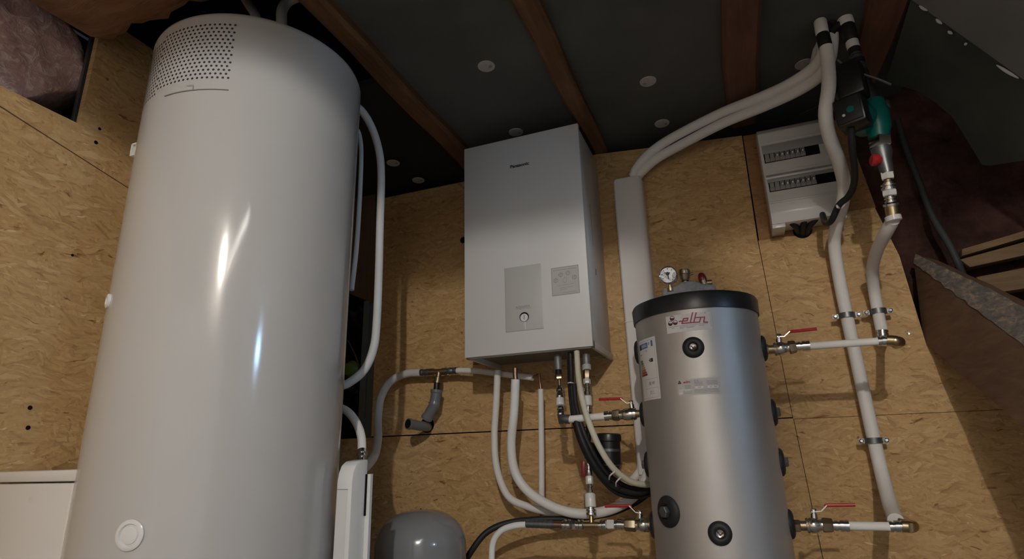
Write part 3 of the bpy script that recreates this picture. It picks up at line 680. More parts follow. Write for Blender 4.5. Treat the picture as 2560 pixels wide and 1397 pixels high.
for u0, u1, v0, v1 in ((.003, .014, .004, .010), (.050, .073, .017, .023), (.084, .113, .017, .023), (.004, .042, .012, .0135), (.003, .042, .0155, .017)): patch(b, m, u0, u1, v0, v1, .0009, 4)
t.part('plate_fields', b, M['paper'], rp)
b = B()
for v in (.030, .034, .038): strokes(b, m, [[(.050, v-.004), (.072, v-.004)], [(.084, v-.002), (.112, v-.002)], [(.022, v-.011), (.038, v-.011)]], .0016, .0010)
for v in (.0125, .009, .005): strokes(b, m, [[(.018, v), (.040, v)], [(.048, v+.001), (.114, v+.001)]], .0011, .0010)
text(b, m, 'C E', .0075, .050, .036, .001, .0002); strokes(b, m, [[(.058, .020), (.066, .020)], [(.090, .020), (.096, .020)], [(.102, .020), (.109, .020)]], .0015, .0012)
t.part('plate_print', b, M['ink_grey'], rp)
b = B(); s = .030
strokes(b, m, [[(.018+(x-322)*.000049, .0365+(212-y)*.000045) for x, y in q] for q in (((322, 212), (440, 212), (450, 180), (385, 180), (362, 242), (488, 242)), ((520, 120), (486, 242)), ((572, 120), (538, 242)), ((488, 242), (622, 242), (642, 180), (562, 180)), ((642, 180), (696, 180), (684, 242), (738, 242)))], .0013, .0012); t.part('plate_logo', b, M['logo_red'], rp)
b = B()
for cu, cv in ((.008, .040), (.0055, .0355), (.0105, .0355)): disc(b, m, cu, cv, .0024, .0012)
t.part('plate_emblem', b, M['ink'], rp)
# ------------------------------------------------------------------ safety group on the buffer tank
t = Thing('safety_group', 'felt-wrapped safety group with gauge, vent and red cap on the buffer tank lid', 'safety valve group', (.85, EY, 1.30))
b = B(); oc = [(1653, 748), (1655, 718), (1680, 717), (1700, 705), (1730, 699), (1755, 708), (1788, 709), (1792, 748), (1720, 760)]
prism(b, [A(*p, y=-.43) for p in oc], V(0, .075, 0), .010); t.part('felt_jacket', b, M['wool'], ang=1.3)
g0 = A(1671, 688, y=-.44); nrm = V(-.05, -1, -.12).normalized(); b = B(); lathe(b, g0+(-nrm)*.012, nrm, [(0, .024), (.004, .030), (.020, .030), (.024, .0275), (.020, .0255)], 48); ga = t.part('pressure_gauge', b, M['chrome'])
b = B(); lathe(b, g0+nrm*.007, nrm, [(0, .0262), (.001, .0262), (.001, 0)], 40); t.part('dial', b, M['paper'], ga)
gx, gy = frame(nrm); mg = plane_map(g0+nrm*.0082, V(1, -.05, 0), V(0, -.12, 1)); b = B(); disc(b, mg, -.001, .004, .006, .001); strokes(b, mg, [[(-.010, .008), (.006, .006)], [(0, .004), (0, -.012)]], .0028, .0012)
for k in range(7): aa = math.radians(210-k*40); strokes(b, mg, [[(.018*math.cos(aa), .018*math.sin(aa)), (.022*math.cos(aa), .022*math.sin(aa))]], .0016, .001)
t.part('needle', b, M['ink'], ga)
b = B(); lathe(b, g0+V(0, .01, -.052), V(0, 0, 1), [(0, .010), (.010, .010), (.010, .006), (.03, .006)], 12); t.part('gauge_stem', b, M['brass'], ga)
p0 = A(1714, 712, y=-.40); b = B(); lathe(b, p0, V(0, 0, 1), [(-.01, .008), (.012, .008), (.013, .012), (.020, .016), (.034, .018), (.036, .0195), (.046, .0195), (.047, .0175), (.052, .017), (.053, .010)], 32); lathe(b, p0+V(.016, 0, .034), V(1, 0, .15), [(0, .004), (.012, .004)], 10); t.part('air_vent', b, M['oldbrass'])
p0 = A(1762, 715, y=-.40); ax = V(-.18, 0, 1).normalized(); b = B(); lathe(b, p0, ax, [(-.01, .013), (.010, .013), (.011, .010), (.02, .011)], 20); lathe(b, p0+V(.008, 0, .010), V(1, 0, -.05), [(0, .009), (.016, .009), (.016, .007), (.017, .0)], 16); sv = t.part('safety_valve', b, M['oldbrass'])
b = B(); lathe(b, p0+ax*.019, ax, [(0, .0125), (.004, .0135), (.014, .013), (.024, .0095), (.028, .004), (.0285, 0)], 12); t.part('red_cap', b, M['darkred'], sv, 'dark red cap')
# ------------------------------------------------------------------ expansion vessel
b = B(); lathe(b, V(-.094, -.48, 0), V(0, 0, 1), [(.1, .0), (.105, .08), (.13, .12), (.18, .15), (.560, .15)]+[(.560+.112*math.sin(q), .15*math.cos(q)**.8 if q < 1.55 else 0) for q in [i*math.pi/2/16 for i in range(1, 17)]], 96)
single('expansion_vessel', b, M['vessel'], 'glossy grey domed expansion vessel standing at the bottom, right of the tall tank', 'expansion vessel', (-.094, -.48, .1), ang=1.2)
# ------------------------------------------------------------------ white trunking
b = B(); tx0, tx1 = .571, .690; dd = .072; r = .022
prof = [(tx0, 0), (tx0, -dd+.006), (tx0+.006, -dd), (tx1-r, -dd)]+[(tx1-r+r*math.sin(q), -dd+r-r*math.cos(q)) for q in (.4, .8, 1.2, 1.57)]+[(tx1, 0)]
bm2 = bmesh.new(); n = len(prof)
lv = [(.76, 0), (1.940, 0), (1.952, .004), (1.958, .014)]; rg = []
for z, ins in lv:
    rg.append([bm2.verts.new(V(x+(ins if x < .63 else -ins), min(0, y+ins) if y < 0 else 0, z)) for x, y in prof])
for q, s in zip(rg, rg[1:]):
    for i in range(n): bm2.faces.new((q[i], q[(i+1) % n], s[(i+1) % n], s[i]))
bm2.faces.new(rg[0][::-1]); bm2.faces.new(rg[-1]); merge(b, bm2)
t = Thing('pipe_trunking', 'wide white upright pipe trunking on the wall between wall unit and silver tank', 'trunking', (.63, 0, .76))
t.part('cover', b, M['pvc_white'])
b = B(); box(b, .569, .692, -.0745, 0, 1.330, 1.3325); t.part('cover_joint', b, M['pvc_white'])
# ------------------------------------------------------------------ electrical box
t = Thing('distribution_box', 'white double-row electrical distribution box high on the right', 'electrical box', (1.27, 0, 1.65))
bx0, bx1, bz0, bz1, bf = 1.150, 1.396, 1.652, 2.034, -.11
b = B(); prism(b, [V(bx0, y, z) for y, z in ((-.006, bz0-.02), (bf+.01, bz0-.02), (bf, bz0+.02), (bf, bz1-.03), (bf+.03, bz1), (-.006, bz1))], V(bx1-bx0, 0, 0), .004); bod = t.part('enclosure', b, M['cap_white'])
mb = plane_map(V(bx0, bf, bz0), V(1, 0, 0), V(0, 0, 1)); BW = bx1-bx0
for z0_, z1_, pr in ((bz0+.302, bz0+.310, .004), (bz0+.058, bz0+.066, .004), (bz0+.156, bz0+.182, .006)):
    b = B(); box(b, bx0+.004, bx1-.004, bf-pr, bf+.002, z0_, z1_, .0015); t.part('door_rib', b, M['cap_white'], bod)
b = B(); box(b, bx0+.006, bx1-.006, bf-.0072, bf-.005, bz0+.164, bz0+.172); t.part('rib_groove', b, M['ink_grey'], bod)
for v0, n0, gap0 in ((bz0+.225, 8, .19), (bz0+.105, 9, .235)):
    b = B(); box(b, bx0+.008, bx1-.008, bf-.0025, bf+.001, v0+.038, v0+.074 if n0 == 8 else v0+.050, .0008); t.part('smoked_strip', b, M['smoke'], bod, 'grey see-through strip above the breakers')
    b = B(); box(b, bx0+.010, bx0+.010+gap0, bf-.001, bf+.001, v0, v0+.038); t.part('module_slot', b, M['dark'], bod)
    for k in range(n0):
        xx = bx0+.013+k*.0175; b = B(); box(b, xx, xx+.0168, bf-.006, bf, v0+.002, v0+.016, .0008); box(b, xx+.001, xx+.0158, bf-.0045, bf, v0+.0155, v0+.036, .0006)
        br = t.part('circuit_breaker', b, M['breaker'])
        if k > 1:
            b = B(); box(b, xx+.003, xx+.0138, bf-.0052, bf-.004, v0+.020, v0+.031); t.part('toggle_recess', b, M['ink'], br)
            b = B(); box(b, xx+.005, xx+.0118, bf-.013, bf-.004, v0+.018, v0+.026, .001); t.part('toggle', b, M['cap_white'], br)
for fx in (bx0, bx1-.045):
    b = B(); box(b, fx, fx+.045, bf+.015, -.004, bz0-.034, bz0-.017, .002); t.part('foot', b, M['cap_white'], bod)
# cables out of the box into a hole
p = A(2006, 575, y=0); b = B(); lathe(b, p, V(0, -1, 0), [(-.003, .033), (.0008, .033), (.0008, 0)], 28); single('cable_hole', b, M['dark'], 'round dark cable hole in the OSB under the electrical box', 'hole')
for pts, lab in ((((1972, 528), (1976, 552), (1990, 568), (1998, 585)), 'left'), (((2003, 522), (2010, 548), (2008, 566), (2006, 590)), 'middle'), (((2045, 514), (2040, 545), (2024, 565), (2014, 588)), 'right')):
    b = B(); q = [A(*c, y=y) for c, y in zip(pts, (-.055, -.075, -.05, .015))]; tube(b, q, .0105); single('power_cable', b, M['rubber'], f'{lab} one of the three black cables entering the hole under the electrical box', 'cable', group='cables under the electrical box')
# ------------------------------------------------------------------ pipes
def pipe(name, pts, half, mat, label, cat='pipe', fits=(), at=None, org=None, group=None, parts=()):
    P_ = [A(a, b_, y=y) for a, b_, y in pts]; k = at if at is not None else len(P_)//2
    r = R(half, P_[k]); b = B(); tube(b, P_, r)
    if not fits and not parts: return single(name, b, mat, label, cat, P_[0], group), P_, r
    t = Thing(name, label, cat, P_[0], group); t.part('insulated_tube', b, mat)
    for f in fits: t.part(*f)
    return t, P_, r
F = M['foam']
# under the wall unit
stub_t = t
pipe('insulated_pipe', [(1244, 925, -.16), (1241, 1000, -.15), (1236, 1090, -.14), (1242, 1170, -.14), (1270, 1240, -.14), (1320, 1266, -.14), (1372, 1279, -.14), (1440, 1288, -.14)], 9, F, 'thinner white insulated pipe, left of the two that curve down from the wall unit')
pipe('insulated_pipe', [(1289, 948, -.22), (1285, 1030, -.21), (1278, 1110, -.20), (1288, 1180, -.20), (1325, 1232, -.20), (1395, 1272, -.20), (1470, 1284, -.19), (1545, 1266, -.17), (1600, 1225, -.15), (1622, 1175, -.12)], 12, F, 'thickest white insulated pipe, curving from the wall unit to behind the silver tank')
pipe('insulated_pipe', [(1352, 972, -.12), (1353, 1060, -.11), (1354, 1150, -.11), (1354, 1250, -.11)], 7.3, F, 'slim straight white insulated pipe hanging under the middle of the wall unit')
pipe('copper_stub', [(1348, 934, -.13), (1350, 955, -.12), (1352, 974, -.12)], 3.2, M['copper'], 'thin copper stub entering the slim white pipe under the wall unit')
pipe('copper_bend', [(1328, 943, -.12), (1338, 941, -.12), (1346, 937, -.125), (1349, 944, -.12)], 3.4, M['copper'], 'small copper bend at the end of the level white pipe under the wall unit')
pipe('copper_stub', [(1288, 920, -.22), (1288, 935, -.22), (1289, 950, -.22)], 6, M['copper'], 'short thick copper stub on top of the thickest white pipe')
pipe('steel_stub', [(1354, 1248, -.11), (1353, 1268, -.11), (1354, 1290, -.11)], 4, M['zinc'], 'short dark stub under the slim straight white pipe')
pipe('insulated_pipe', [(1143, 926, -.08), (1190, 927, -.09), (1240, 933, -.10), (1300, 940, -.11), (1332, 944, -.12)], 7.5, F, 'white insulated pipe running level below the bottom left of the wall unit')
pipe('insulated_pipe', [(1058, 931, -.07), (1012, 935, -.07), (975, 955, -.08), (952, 995, -.10), (945, 1050, -.14), (945, 1095, -.22), (936, 1138, -.38), (915, 1165, -.60), (902, 1172, -.75)], 9.6, M['foam_grey'], 'grey-white insulated pipe bending down from the brass tee to the tall tank casing', at=3)
pipe('insulated_pipe', [(872, 254, -.86), (905, 278, -.80), (932, 325, -.74), (949, 385, -.70), (953, 450, -.68), (950, 560, -.66), (947, 680, -.66), (942, 800, -.66), (934, 870, -.67), (910, 925, -.70), (870, 958, -.74), (845, 965, -.76)], 9.6, M['foam_grey'], 'long white insulated pipe looping beside the tall white tank', at=5)
b_ = pipe('insulated_pipe', [(840, 1015, -.72), (868, 1028, -.74), (890, 1055, -.76), (903, 1090, -.78), (905, 1131, -.80)], 10.5, F, 'short white insulated pipe curving down into the tank casing top', fits=(), at=3)
p0, p1 = A(905, 1128, y=-.80), A(905, 1152, y=-.82); b = B(); chain(b, p0, p1, [(0, .016), (.35, .016), (.36, .013), (.7, .013), (.71, .009), (1, .009)]); t9 = single('press_fitting', b, M['chrome'], 'shiny steel fitting between the short curved pipe and the tank casing', 'pipe fitting')
pipe('grey_hose', [(894, 325, -.80), (900, 345, -.79), (903, 390, -.79), (899, 500, -.80), (891, 620, -.81), (879, 725, -.83)], 5.5, M['foam_grey'], 'thin grey hose hugging the right rear edge of the tall tank', 'hose', at=2)
pipe('insulated_pipe', [(604, -45, -1.12), (608, -15, -1.12), (622, 12, -1.13), (640, 42, -1.14), (646, 90, -1.14)], 11, M['foam_grey'], 'left one of the two dim pipes rising behind the tall tank top')
pipe('insulated_pipe', [(800, -30, -1.05), (758, -14, -1.08), (722, 2, -1.09), (706, 24, -1.10), (704, 50, -1.10), (706, 110, -1.10)], 13, M['foam_grey'], 'right one of the two dim pipes, hooked, above the tall tank top')
# brass tee and drain
t = Thing('pipe_tee', 'brass tee with dark press sleeves left of the wall unit', 'pipe tee', A(1095, 934, y=-.07))
Q = lambda x, y: A(x, y, y=-.075)
b = B(); chain(b, Q(1052, 931), Q(1078, 930), [(0, .0150), (.2, .0155), (.25, .0135), (.45, .0135), (.5, .0155), (.8, .0155), (.85, .013), (1, .013)]); t.part('press_sleeve', b, M['zinc'])
b = B(); chain(b, Q(1112, 928), Q(1144, 926), [(0, .012), (.3, .012), (.35, .0155), (.6, .0155), (.65, .0135), (.75, .0135), (.8, .0155), (1, .0150)]); t.part('press_sleeve', b, M['zinc'])
b = B(); chain(b, Q(1074, 930), Q(1116, 928), [(0, .0155), (.25, .0155), (.26, .0125), (.74, .0125), (.75, .0155), (1, .0155)]); chain(b, Q(1098, 929), A(1093, 958, y=-.085), [(0, .0125), (.5, .0125), (.55, .0165), (1, .0165)]); t.part('tee_body', b, M['oldbrass'])
b = B(); chain(b, A(1093, 955, y=-.085), A(1091, 978, y=-.085), [(0, .0130), (.5, .0135), (1, .0135)]); t.part('tail_piece', b, M['black'])
t = Thing('drain_trap', 'grey plastic drain elbow below the brass tee, open to the left', 'drain pipe', A(1060, 1060, y=0))
b = B(); q = [A(1091, 974, y=-.09), A(1089, 992, y=-.09), A(1085, 1012, y=-.09), A(1075, 1030, y=-.085), A(1066, 1046, y=-.08)]; rr_ = R(13, q[1])
tube(b, q, lambda f: rr_*(1.12 if f < .12 or .42 < f < .52 or f > .9 else 1.0)); tb = t.part('drain_tube', b, M['pvc_grey'])
b = B(); q = [A(1020, 1059, y=-.185), A(1033, 1061, y=-.16), A(1048, 1064, y=-.12), A(1062, 1066, y=-.07), A(1070, 1067, y=-.0)]; tube(b, q, lambda f: .0205*(1.13 if f < .12 else 1.0)); t.part('branch', b, M['pvc_grey'])
b = B(); p0 = A(1020, 1059, y=-.185); dx = (A(1033, 1061, y=-.16)-p0).normalized(); lathe(b, p0-dx*.0008, dx, [(0, .0188), (.001, .0188), (.001, 0)], 24); t.part('branch_mouth', b, M['dark'])
p = A(1068, 1062, y=0); b = B(); lathe(b, p, V(0, -1, 0), [(-.003, .034), (.0008, .034), (.0008, 0)], 32); single('drain_hole', b, M['dark'], 'round dark hole in the OSB behind the grey drain elbow', 'hole')
# twin insulated pipes from the trunking to the pump corner
pipe('insulated_pipe', [(1583, 440, -.04), (1592, 420, -.06), (1622, 385, -.08), (1680, 345, -.11), (1800, 284, -.17), (1895, 246, -.24), (1970, 212, -.31), (2030, 172, -.38), (2056, 135, -.43), (2062, 95, -.46)], 12.5, F, 'upper one of the twin white pipes rising from the trunking to the ceiling corner', at=4)
pipe('insulated_pipe', [(1596, 440, -.03), (1606, 428, -.05), (1640, 398, -.07), (1695, 366, -.10), (1805, 309, -.16), (1905, 268, -.23), (1985, 232, -.30), (2042, 196, -.36), (2072, 155, -.41), (2080, 110, -.44), (2080, 85, -.45)], 12.5, F, 'lower one of the twin white pipes rising from the trunking to the ceiling corner', at=4)
pipe('insulated_pipe', [(2066, 118, -.50), (2070, 160, -.50), (2072, 215, -.52), (2064, 285, -.52), (2075, 345, -.46), (2096, 400, -.38), (2110, 460, -.28), (2106, 510, -.22), (2092, 560, -.15), (2086, 610, -.09), (2097, 690, -.06), (2117, 790, -.055), (2150, 940, -.055), (2185, 1100, -.055), (2206, 1190, -.08), (2226, 1265, -.20), (2240, 1302, -.33)], 14.5, F, 'long white insulated riser from the ceiling corner down past the electrical box', at=9)
pipe('insulated_pipe', [(2031, 190, -.30), (2033, 160, -.30), (2042, 120, -.34), (2052, 100, -.38)], 8, M['foam_grey'], 'short dim pipe left of the pipe bundle under the ceiling corner')
pipe('insulated_pipe', [(2232, 550, -.42), (2216, 580, -.37), (2193, 625, -.26), (2181, 675, -.14), (2186, 730, -.07), (2197, 790, -.06), (2205, 828, -.07)], 13.5, F, 'white insulated riser under the pump, ending at the upper brass elbow', at=4)
# right hand valves and level pipes
def valve(y, tank, a, b0, c, d, lever, label, hr=.021, flip=1, fitm='chrome', rz=None):
    """tank/a/b0/c/d: pixels of tank side, body start, body end, nut end, fitting end; lever: stem foot, stem top, bend, tip"""
    P = lambda q: A(q[0], q[1], y=y)
    tank = (tank[0]+(10 if tank[0] < 1700 else -10), tank[1])
    t = Thing('ball_valve', label, 'valve', P(a)); p = [P(q) for q in (tank, a, b0, c, d)]
    b = B(); hexnut(b, p[0], p[0]+(p[1]-p[0])*.55, hr*.80); chain(b, p[0]+(p[1]-p[0])*.5, p[1], [(0, hr*.62), (1, hr*.62)]); t.part('socket', b, M['oldbrass'])
    b = B(); chain(b, p[1], p[2], [(0, hr*.93), (.14, hr*1.02), (.15, hr*.86), (.3, hr*1.0), (.6, hr*1.0), (.78, hr*.8), (.85, hr*.75), (1, hr*.74)], 28); bo = t.part('valve_body', b, M['nickel'])
    b = B(); hexnut(b, p[2], p[3], hr*.98, hr*.9); t.part('union_nut', b, M['oldbrass'])
    b = B(); chain(b, p[3], p[4], [(0, hr*.62), (.12, hr*.62), (.13, hr*.72), (.3, hr*.72), (.31, hr*.60), (.45, hr*.60), (.46, hr*.78), (.70, hr*.78), (.71, hr*.7), (.76, hr*.7), (.77, hr*.78), (1, hr*.78)]); t.part('press_fitting', b, M[fitm])
    yl = y-.0; s0, s1, bend, knee, tip = [A(q[0], q[1], y=yl) for q in lever]
    b = B(); chain(b, s0, s1, [(0, hr*.42), (.55, hr*.42), (.56, hr*.3), (.8, hr*.3), (.81, hr*.38), (1, hr*.34)]); hexnut(b, s0+(s1-s0)*.82, s1+(s1-s0)*.15, hr*.34); t.part('stem', b, M['chrome'], bo)
    lv = s0+(s1-s0)*.8
    def strap(bm, pts, wd, th):
        for u, v in zip(pts, pts[1:]):
            d = (v-u); side = V(0, 1, 0); nn = d.normalized().cross(side).normalized(); obox(bm, (u+v)/2, d/2*1.03, side*wd, nn*th)
    b = B(); strap(b, [lv+(lv-bend)*.35, bend, knee], hr*.34, .0014); le = t.part('lever', b, M['nickel'])
    b = B(); d = tip-knee; tube(b, [bend+(knee-bend)*.75, knee, knee+d*.1, tip-d*.05, tip], .0048, 10, 4, 1.0); t.part('grip', b, M['red'], le, 'red dipped grip')
    return t, p
valve(-.385, (1914, 874), (1935, 873), (1972, 869), (1990, 866), (2024, 864), ((1948, 858), (1947, 838), (1960, 842), (1974, 829), (2040, 822)), 'red-handled ball valve at the upper right side of the silver tank')
valve(-.385, (1993, 1314), (2016, 1314), (2056, 1312), (2082, 1313), (2122, 1314), ((2036, 1296), (2034, 1274), (2052, 1277), (2066, 1263), (2136, 1262)), 'red-handled ball valve at the lower right side of the silver tank')
valve(-.37, (1606, 1033), (1590, 1034), (1549, 1037), (1531, 1038), (1512, 1040), ((1580, 1020), (1577, 1003), (1568, 1008), (1552, 996), (1499, 998)), 'red-handled ball valve at the upper left side of the silver tank', hr=.020)
valve(-.37, (1640, 1312), (1622, 1312), (1590, 1312), (1562, 1311), (1545, 1310), ((1600, 1295), (1600, 1278), (1590, 1280), (1574, 1264), (1514, 1265)), 'red-handled ball valve at the lower left side of the silver tank', hr=.021)
def level_pipe(y, s, e, half, label, f0=None, f1=None):
    t, P_, r = pipe('insulated_pipe', [(s[0], s[1], y), ((s[0]+e[0])/2, (s[1]+e[1])/2, y), (e[0], e[1], y)], half, F, label)
level_pipe(-.385, (2022, 865), (2196, 853), 9.5, 'short level white pipe from the upper right valve to the brass elbow')
level_pipe(-.385, (2119, 1314), (2225, 1316), 10.5, 'short level white pipe from the lower right valve to the brass elbow')
level_pipe(-.37, (1514, 1040), (1422, 1048), 9, 'short level white pipe from the upper left valve under the wall unit')
# elbows
def elbow(label, y, s, m_, e, back, up, mat='brass'):
    t = Thing('brass_elbow', label, 'elbow fitting', A(*m_, y=y)); p0, p1, p2 = A(*s, y=y), A(*m_, y=y), A(*e, y=y)
    b = B(); chain(b, p0, p1, [(0, .0150), (.25, .0150), (.26, .0125), (.45, .0125), (.46, .0155), (.8, .0155), (.81, .013), (1, .013)]); t.part('press_fitting', b, M['chrome'])
    b = B(); q = [p1, p1+(p2-p1)*.5, p2-V(.012, 0, 0), p2+V(0, .02, 0), p2+V(-.004, .045, 0)]; tube(b, q, .0155); t.part('elbow_body', b, M[mat])
    if back:
        b = B(); q0 = p2+V(-.004, .04, 0); q1 = A(*back[:2], y=back[2]); tube(b, [q0, (q0+q1)/2, q1], .0125); t.part('return_tube', b, M['oldbrass'])
    return t
elbow('brass elbow where the upper level pipe meets the right riser', -.385, (2194, 853), (2216, 851), (2252, 852), (2208, 852, -.07), None)
elbow('brass elbow where the lower level pipe meets the long riser', -.385, (2223, 1316), (2254, 1315), (2286, 1317), (2246, 1306, -.335), None)
p0, p1 = A(2205, 826, y=-.07), A(2208, 856, y=-.07); b = B(); chain(b, p0, p1, rings(0, .8, .019, 3)+[(.81, .015), (1, .015)]); single('press_fitting', b, M['chrome'], 'ribbed steel press fitting at the foot of the right riser', 'pipe fitting')
# clamps
for px, py, r, lab, ang in ((2117, 789, .026, 'steel pipe clamp on the long riser, the upper one', -.05), (2195, 779, .026, 'steel pipe clamp on the right riser beside the other two', -.05), (2184, 1101, .026, 'steel pipe clamp low on the long riser', -.05)):
    p = A(px, py, y=-.055); t = Thing('pipe_clamp', lab, 'pipe clamp', p, 'pipe clamps on the right')
    b = B(); lathe(b, p+V(0, 0, -.009), V(0, 0, 1), [(0, r), (.018, r)], 28); bd = t.part('band', b, M['zinc'])
    for s in (-1, 1):
        b = B(); box(b, p.x+s*r-.002, p.x+s*(r+.018) if s > 0 else p.x-r+.002, p.y-.002, p.y+.002, p.z-.008, p.z+.008) if s > 0 else box(b, p.x-r-.018, p.x-r+.002, p.y-.002, p.y+.002, p.z-.008, p.z+.008); t.part('lug', b, M['zinc'], bd)
        b = B(); lathe(b, p+V(s*(r+.010), .004, 0), V(0, -1, 0), [(0, .0065), (.012, .0065), (.014, .004)], 12); t.part('screw', b, M['chrome'], bd)
    b = B(); lathe(b, p+V(0, r, 0), V(0, 1, 0), [(0, .005), (.031, .005)], 10); t.part('wall_stud', b, M['zinc'])
# left vertical fittings under the wall unit
def fitting_run(name, label, y0, y1, stops, org=None):
    """stops: list of (px, py, fraction y, profile kind, r, material)"""
    pts = [A(x, y, y=y0+(y1-y0)*f) for x, y, f, *_ in stops]; t = Thing(name, label, 'pipe fittings', pts[0])
    for i, (x, y, f, kind, r, mat) in enumerate(stops[:-1]):
        p, q = pts[i], pts[i+1]; b = B()
        if kind == 'hex': hexnut(b, p, q, r); nm = 'hex_nut'
        elif kind == 'rib': chain(b, p, q, rings(0, 1, r, 3)); nm = 'press_sleeve'
        elif kind == 'sleeve': chain(b, p, q, [(0, r*.9), (.08, r), (.92, r), (1, r*.9)]); nm = 'sleeve'
        elif kind == 'bead': chain(b, p, q, [(0, r*.7), (.2, r*.7), (.25, r), (.4, r), (.45, r*.75), (.6, r*.75), (.65, r), (.9, r), (1, r*.7)]); nm = 'press_ring'
        else: chain(b, p, q, [(0, r), (1, r)]); nm = 'tube_piece'
        t.part(nm, b, M[mat])
    return t
fitting_run('fitting_column', 'column of brass and steel fittings under the wall unit, the left one of two', -.27, -.37, [(1394, 884, 0, 'sleeve', .014, 'steel_in'), (1396, 925, .1, 'sleeve', .012, 'black'), (1397, 938, .15, 'hex', .0165, 'brass'), (1398, 950, .2, 'tube', .006, 'brass'), (1399, 966, .25, 'bead', .013, 'chrome'), (1400, 996, .5, 'sleeve', .015, 'cap_white'), (1401, 1014, .6, 'bead', .0125, 'chrome'), (1402, 1040, .85, 'hex', .012, 'zinc'), (1404, 1056, 1, '', 0, '')])
p0, p1 = A(1402, 1046, y=-.37), A(1424, 1048, y=-.37); b = B(); chain(b, p0, p1, [(0, .010), (.3, .014), (.6, .0155), (1, .0155)]); single('elbow_sleeve', b, M['zinc'], 'grey sleeve joining the left fitting column to the short level pipe', 'pipe fitting')
fitting_run('fitting_column', 'long column of fittings under the wall unit, right of two, down to the brass tee', -.27, -.37, [(1465, 882, 0, 'sleeve', .014, 'steel_in'), (1466, 912, .05, 'sleeve', .016, 'panel'), (1467, 926, .1, 'hex', .014, 'oldbrass'), (1467, 947, .15, 'hex', .013, 'cap_white'), (1468, 960, .2, 'bead', .0125, 'chrome'), (1469, 990, .3, 'sleeve', .015, 'cap_white'), (1470, 1014, .35, 'bead', .0105, 'chrome'), (1471, 1034, .4, 'sleeve', .009, 'black'), (1471, 1106, .55, 'sleeve', .015, 'black'), (1472, 1146, .6, 'bead', .011, 'chrome'), (1473, 1190, .65, 'hex', .012, 'cap_white'), (1474, 1210, .7, 'bead', .0105, 'chrome'), (1475, 1234, .8, 'sleeve', .0175, 'cap_white'), (1477, 1268, .9, 'bead', .0160, 'chrome'), (1478, 1290, .95, 'tube', .007, 'brass'), (1479, 1312, 1, '', 0, '')])
fitting_run('manifold_run', 'horizontal run of steel and brass fittings low on the wall, left of the silver tank', -.37, -.37, [(1316, 1309, 0, 'rib', .0125, 'zinc'), (1350, 1310, 0, 'rib', .0125, 'zinc'), (1385, 1311, 0, 'tube', .0105, 'copper'), (1406, 1311, 0, 'bead', .0165, 'chrome'), (1428, 1312, 0, 'hex', .0150, 'nickel'), (1440, 1312, 0, 'bead', .0160, 'chrome'), (1460, 1312, 0, 'tube', .0095, 'brass'), (1497, 1312, 0, 'bead', .0155, 'chrome'), (1518, 1311, 0, 'hex', .0150, 'cap_white'), (1536, 1311, 0, 'bead', .0140, 'chrome'), (1548, 1310, 0, '', 0, '')])
# small shut-off with red wing on the column
p = A(1458, 1172, y=-.33); b = B(); obox(b, p, V(.007, 0, 0), V(0, .004, 0), V(0, 0, .026), .003); single('valve_wing', b, M['darkred'], 'small dark red wing handle beside the long fitting column', 'valve handle')
# white hose at the bottom and black hose
pipe('white_hose', [(1318, 1311, -.37), (1285, 1314, -.37), (1252, 1327, -.37), (1233, 1355, -.37), (1229, 1400, -.37), (1229, 1480, -.37), (1229, 1800, -.37), (1229, 2200, -.37)], 7.8, F, 'white hose bending down from the left end of the low fitting run', 'hose', at=1)
pipe('black_hose', [(1060, 1850, -.28), (1095, 1600, -.28), (1125, 1475, -.29), (1150, 1425, -.30), (1180, 1375, -.30), (1215, 1332, -.28), (1265, 1308, -.25), (1340, 1298, -.20), (1430, 1296, -.17), (1520, 1284, -.14), (1590, 1255, -.12), (1640, 1215, -.10), (1665, 1190, -.08)], 7.5, M['rubber'], 'long black hose passing from lower left behind the low fitting run', 'hose', at=7)
bundle = [((1426, 880, -.29), (1428, 930, -.30), (1431, 990, -.33), (1440, 1050, -.37), (1460, 1110, -.38), (1492, 1170, -.36), (1535, 1215, -.32), (1590, 1232, -.28), (1632, 1222, -.24)), ((1436, 960, -.33), (1440, 1010, -.35), (1456, 1070, -.37), (1482, 1130, -.36), (1515, 1180, -.33), (1560, 1213, -.29), (1600, 1222, -.26), (1640, 1212, -.22)), ((1424, 900, -.27), (1427, 980, -.31), (1438, 1060, -.34), (1462, 1128, -.35), (1500, 1190, -.33), (1545, 1232, -.29), (1600, 1240, -.25), (1640, 1228, -.20))]
for q, half, lab in zip(bundle, (7, 6, 7), ('outermost black hose of the bundle curving under the wall unit', 'innermost black hose of the bundle curving under the wall unit', 'middle black hose of the bundle curving under the wall unit')): pipe('black_hose', q, half, M['rubber'], lab, 'hose', at=4, group='black hoses under the wall unit')
pipe('cream_hose', [(1442, 878, -.33), (1446, 940, -.35), (1456, 1000, -.40), (1474, 1060, -.42), (1500, 1120, -.41), (1535, 1172, -.38), (1575, 1202, -.34), (1612, 1211, -.30), (1640, 1206, -.26)], 7.8, M['foam_cream'], 'cream hose curving from the wall unit to behind the silver tank', 'hose', at=4)
for q0, q1, lab in (((1523, 1198), (1538, 1178), 'left'), ((1540, 1215), (1553, 1192), 'right')):
    b = B(); a, c = A(*q0, y=-.37), A(*q1, y=-.40); tube(b, [a, (a+c)/2+V(-.004, -.012, 0), c], .0025, 8); single('cable_tie', b, M['cap_white'], f'{lab} one of two white cable ties round the black hoses', 'cable tie', group='cable ties on the black hoses')
b = B(); tube(b, [A(1420, 957, y=-.34), A(1427, 956, y=-.345), A(1434, 958, y=-.33)], .0022, 8); single('cable_tie', b, M['cap_white'], 'small pale cable tie high on the black hoses, under the wall unit', 'cable tie')
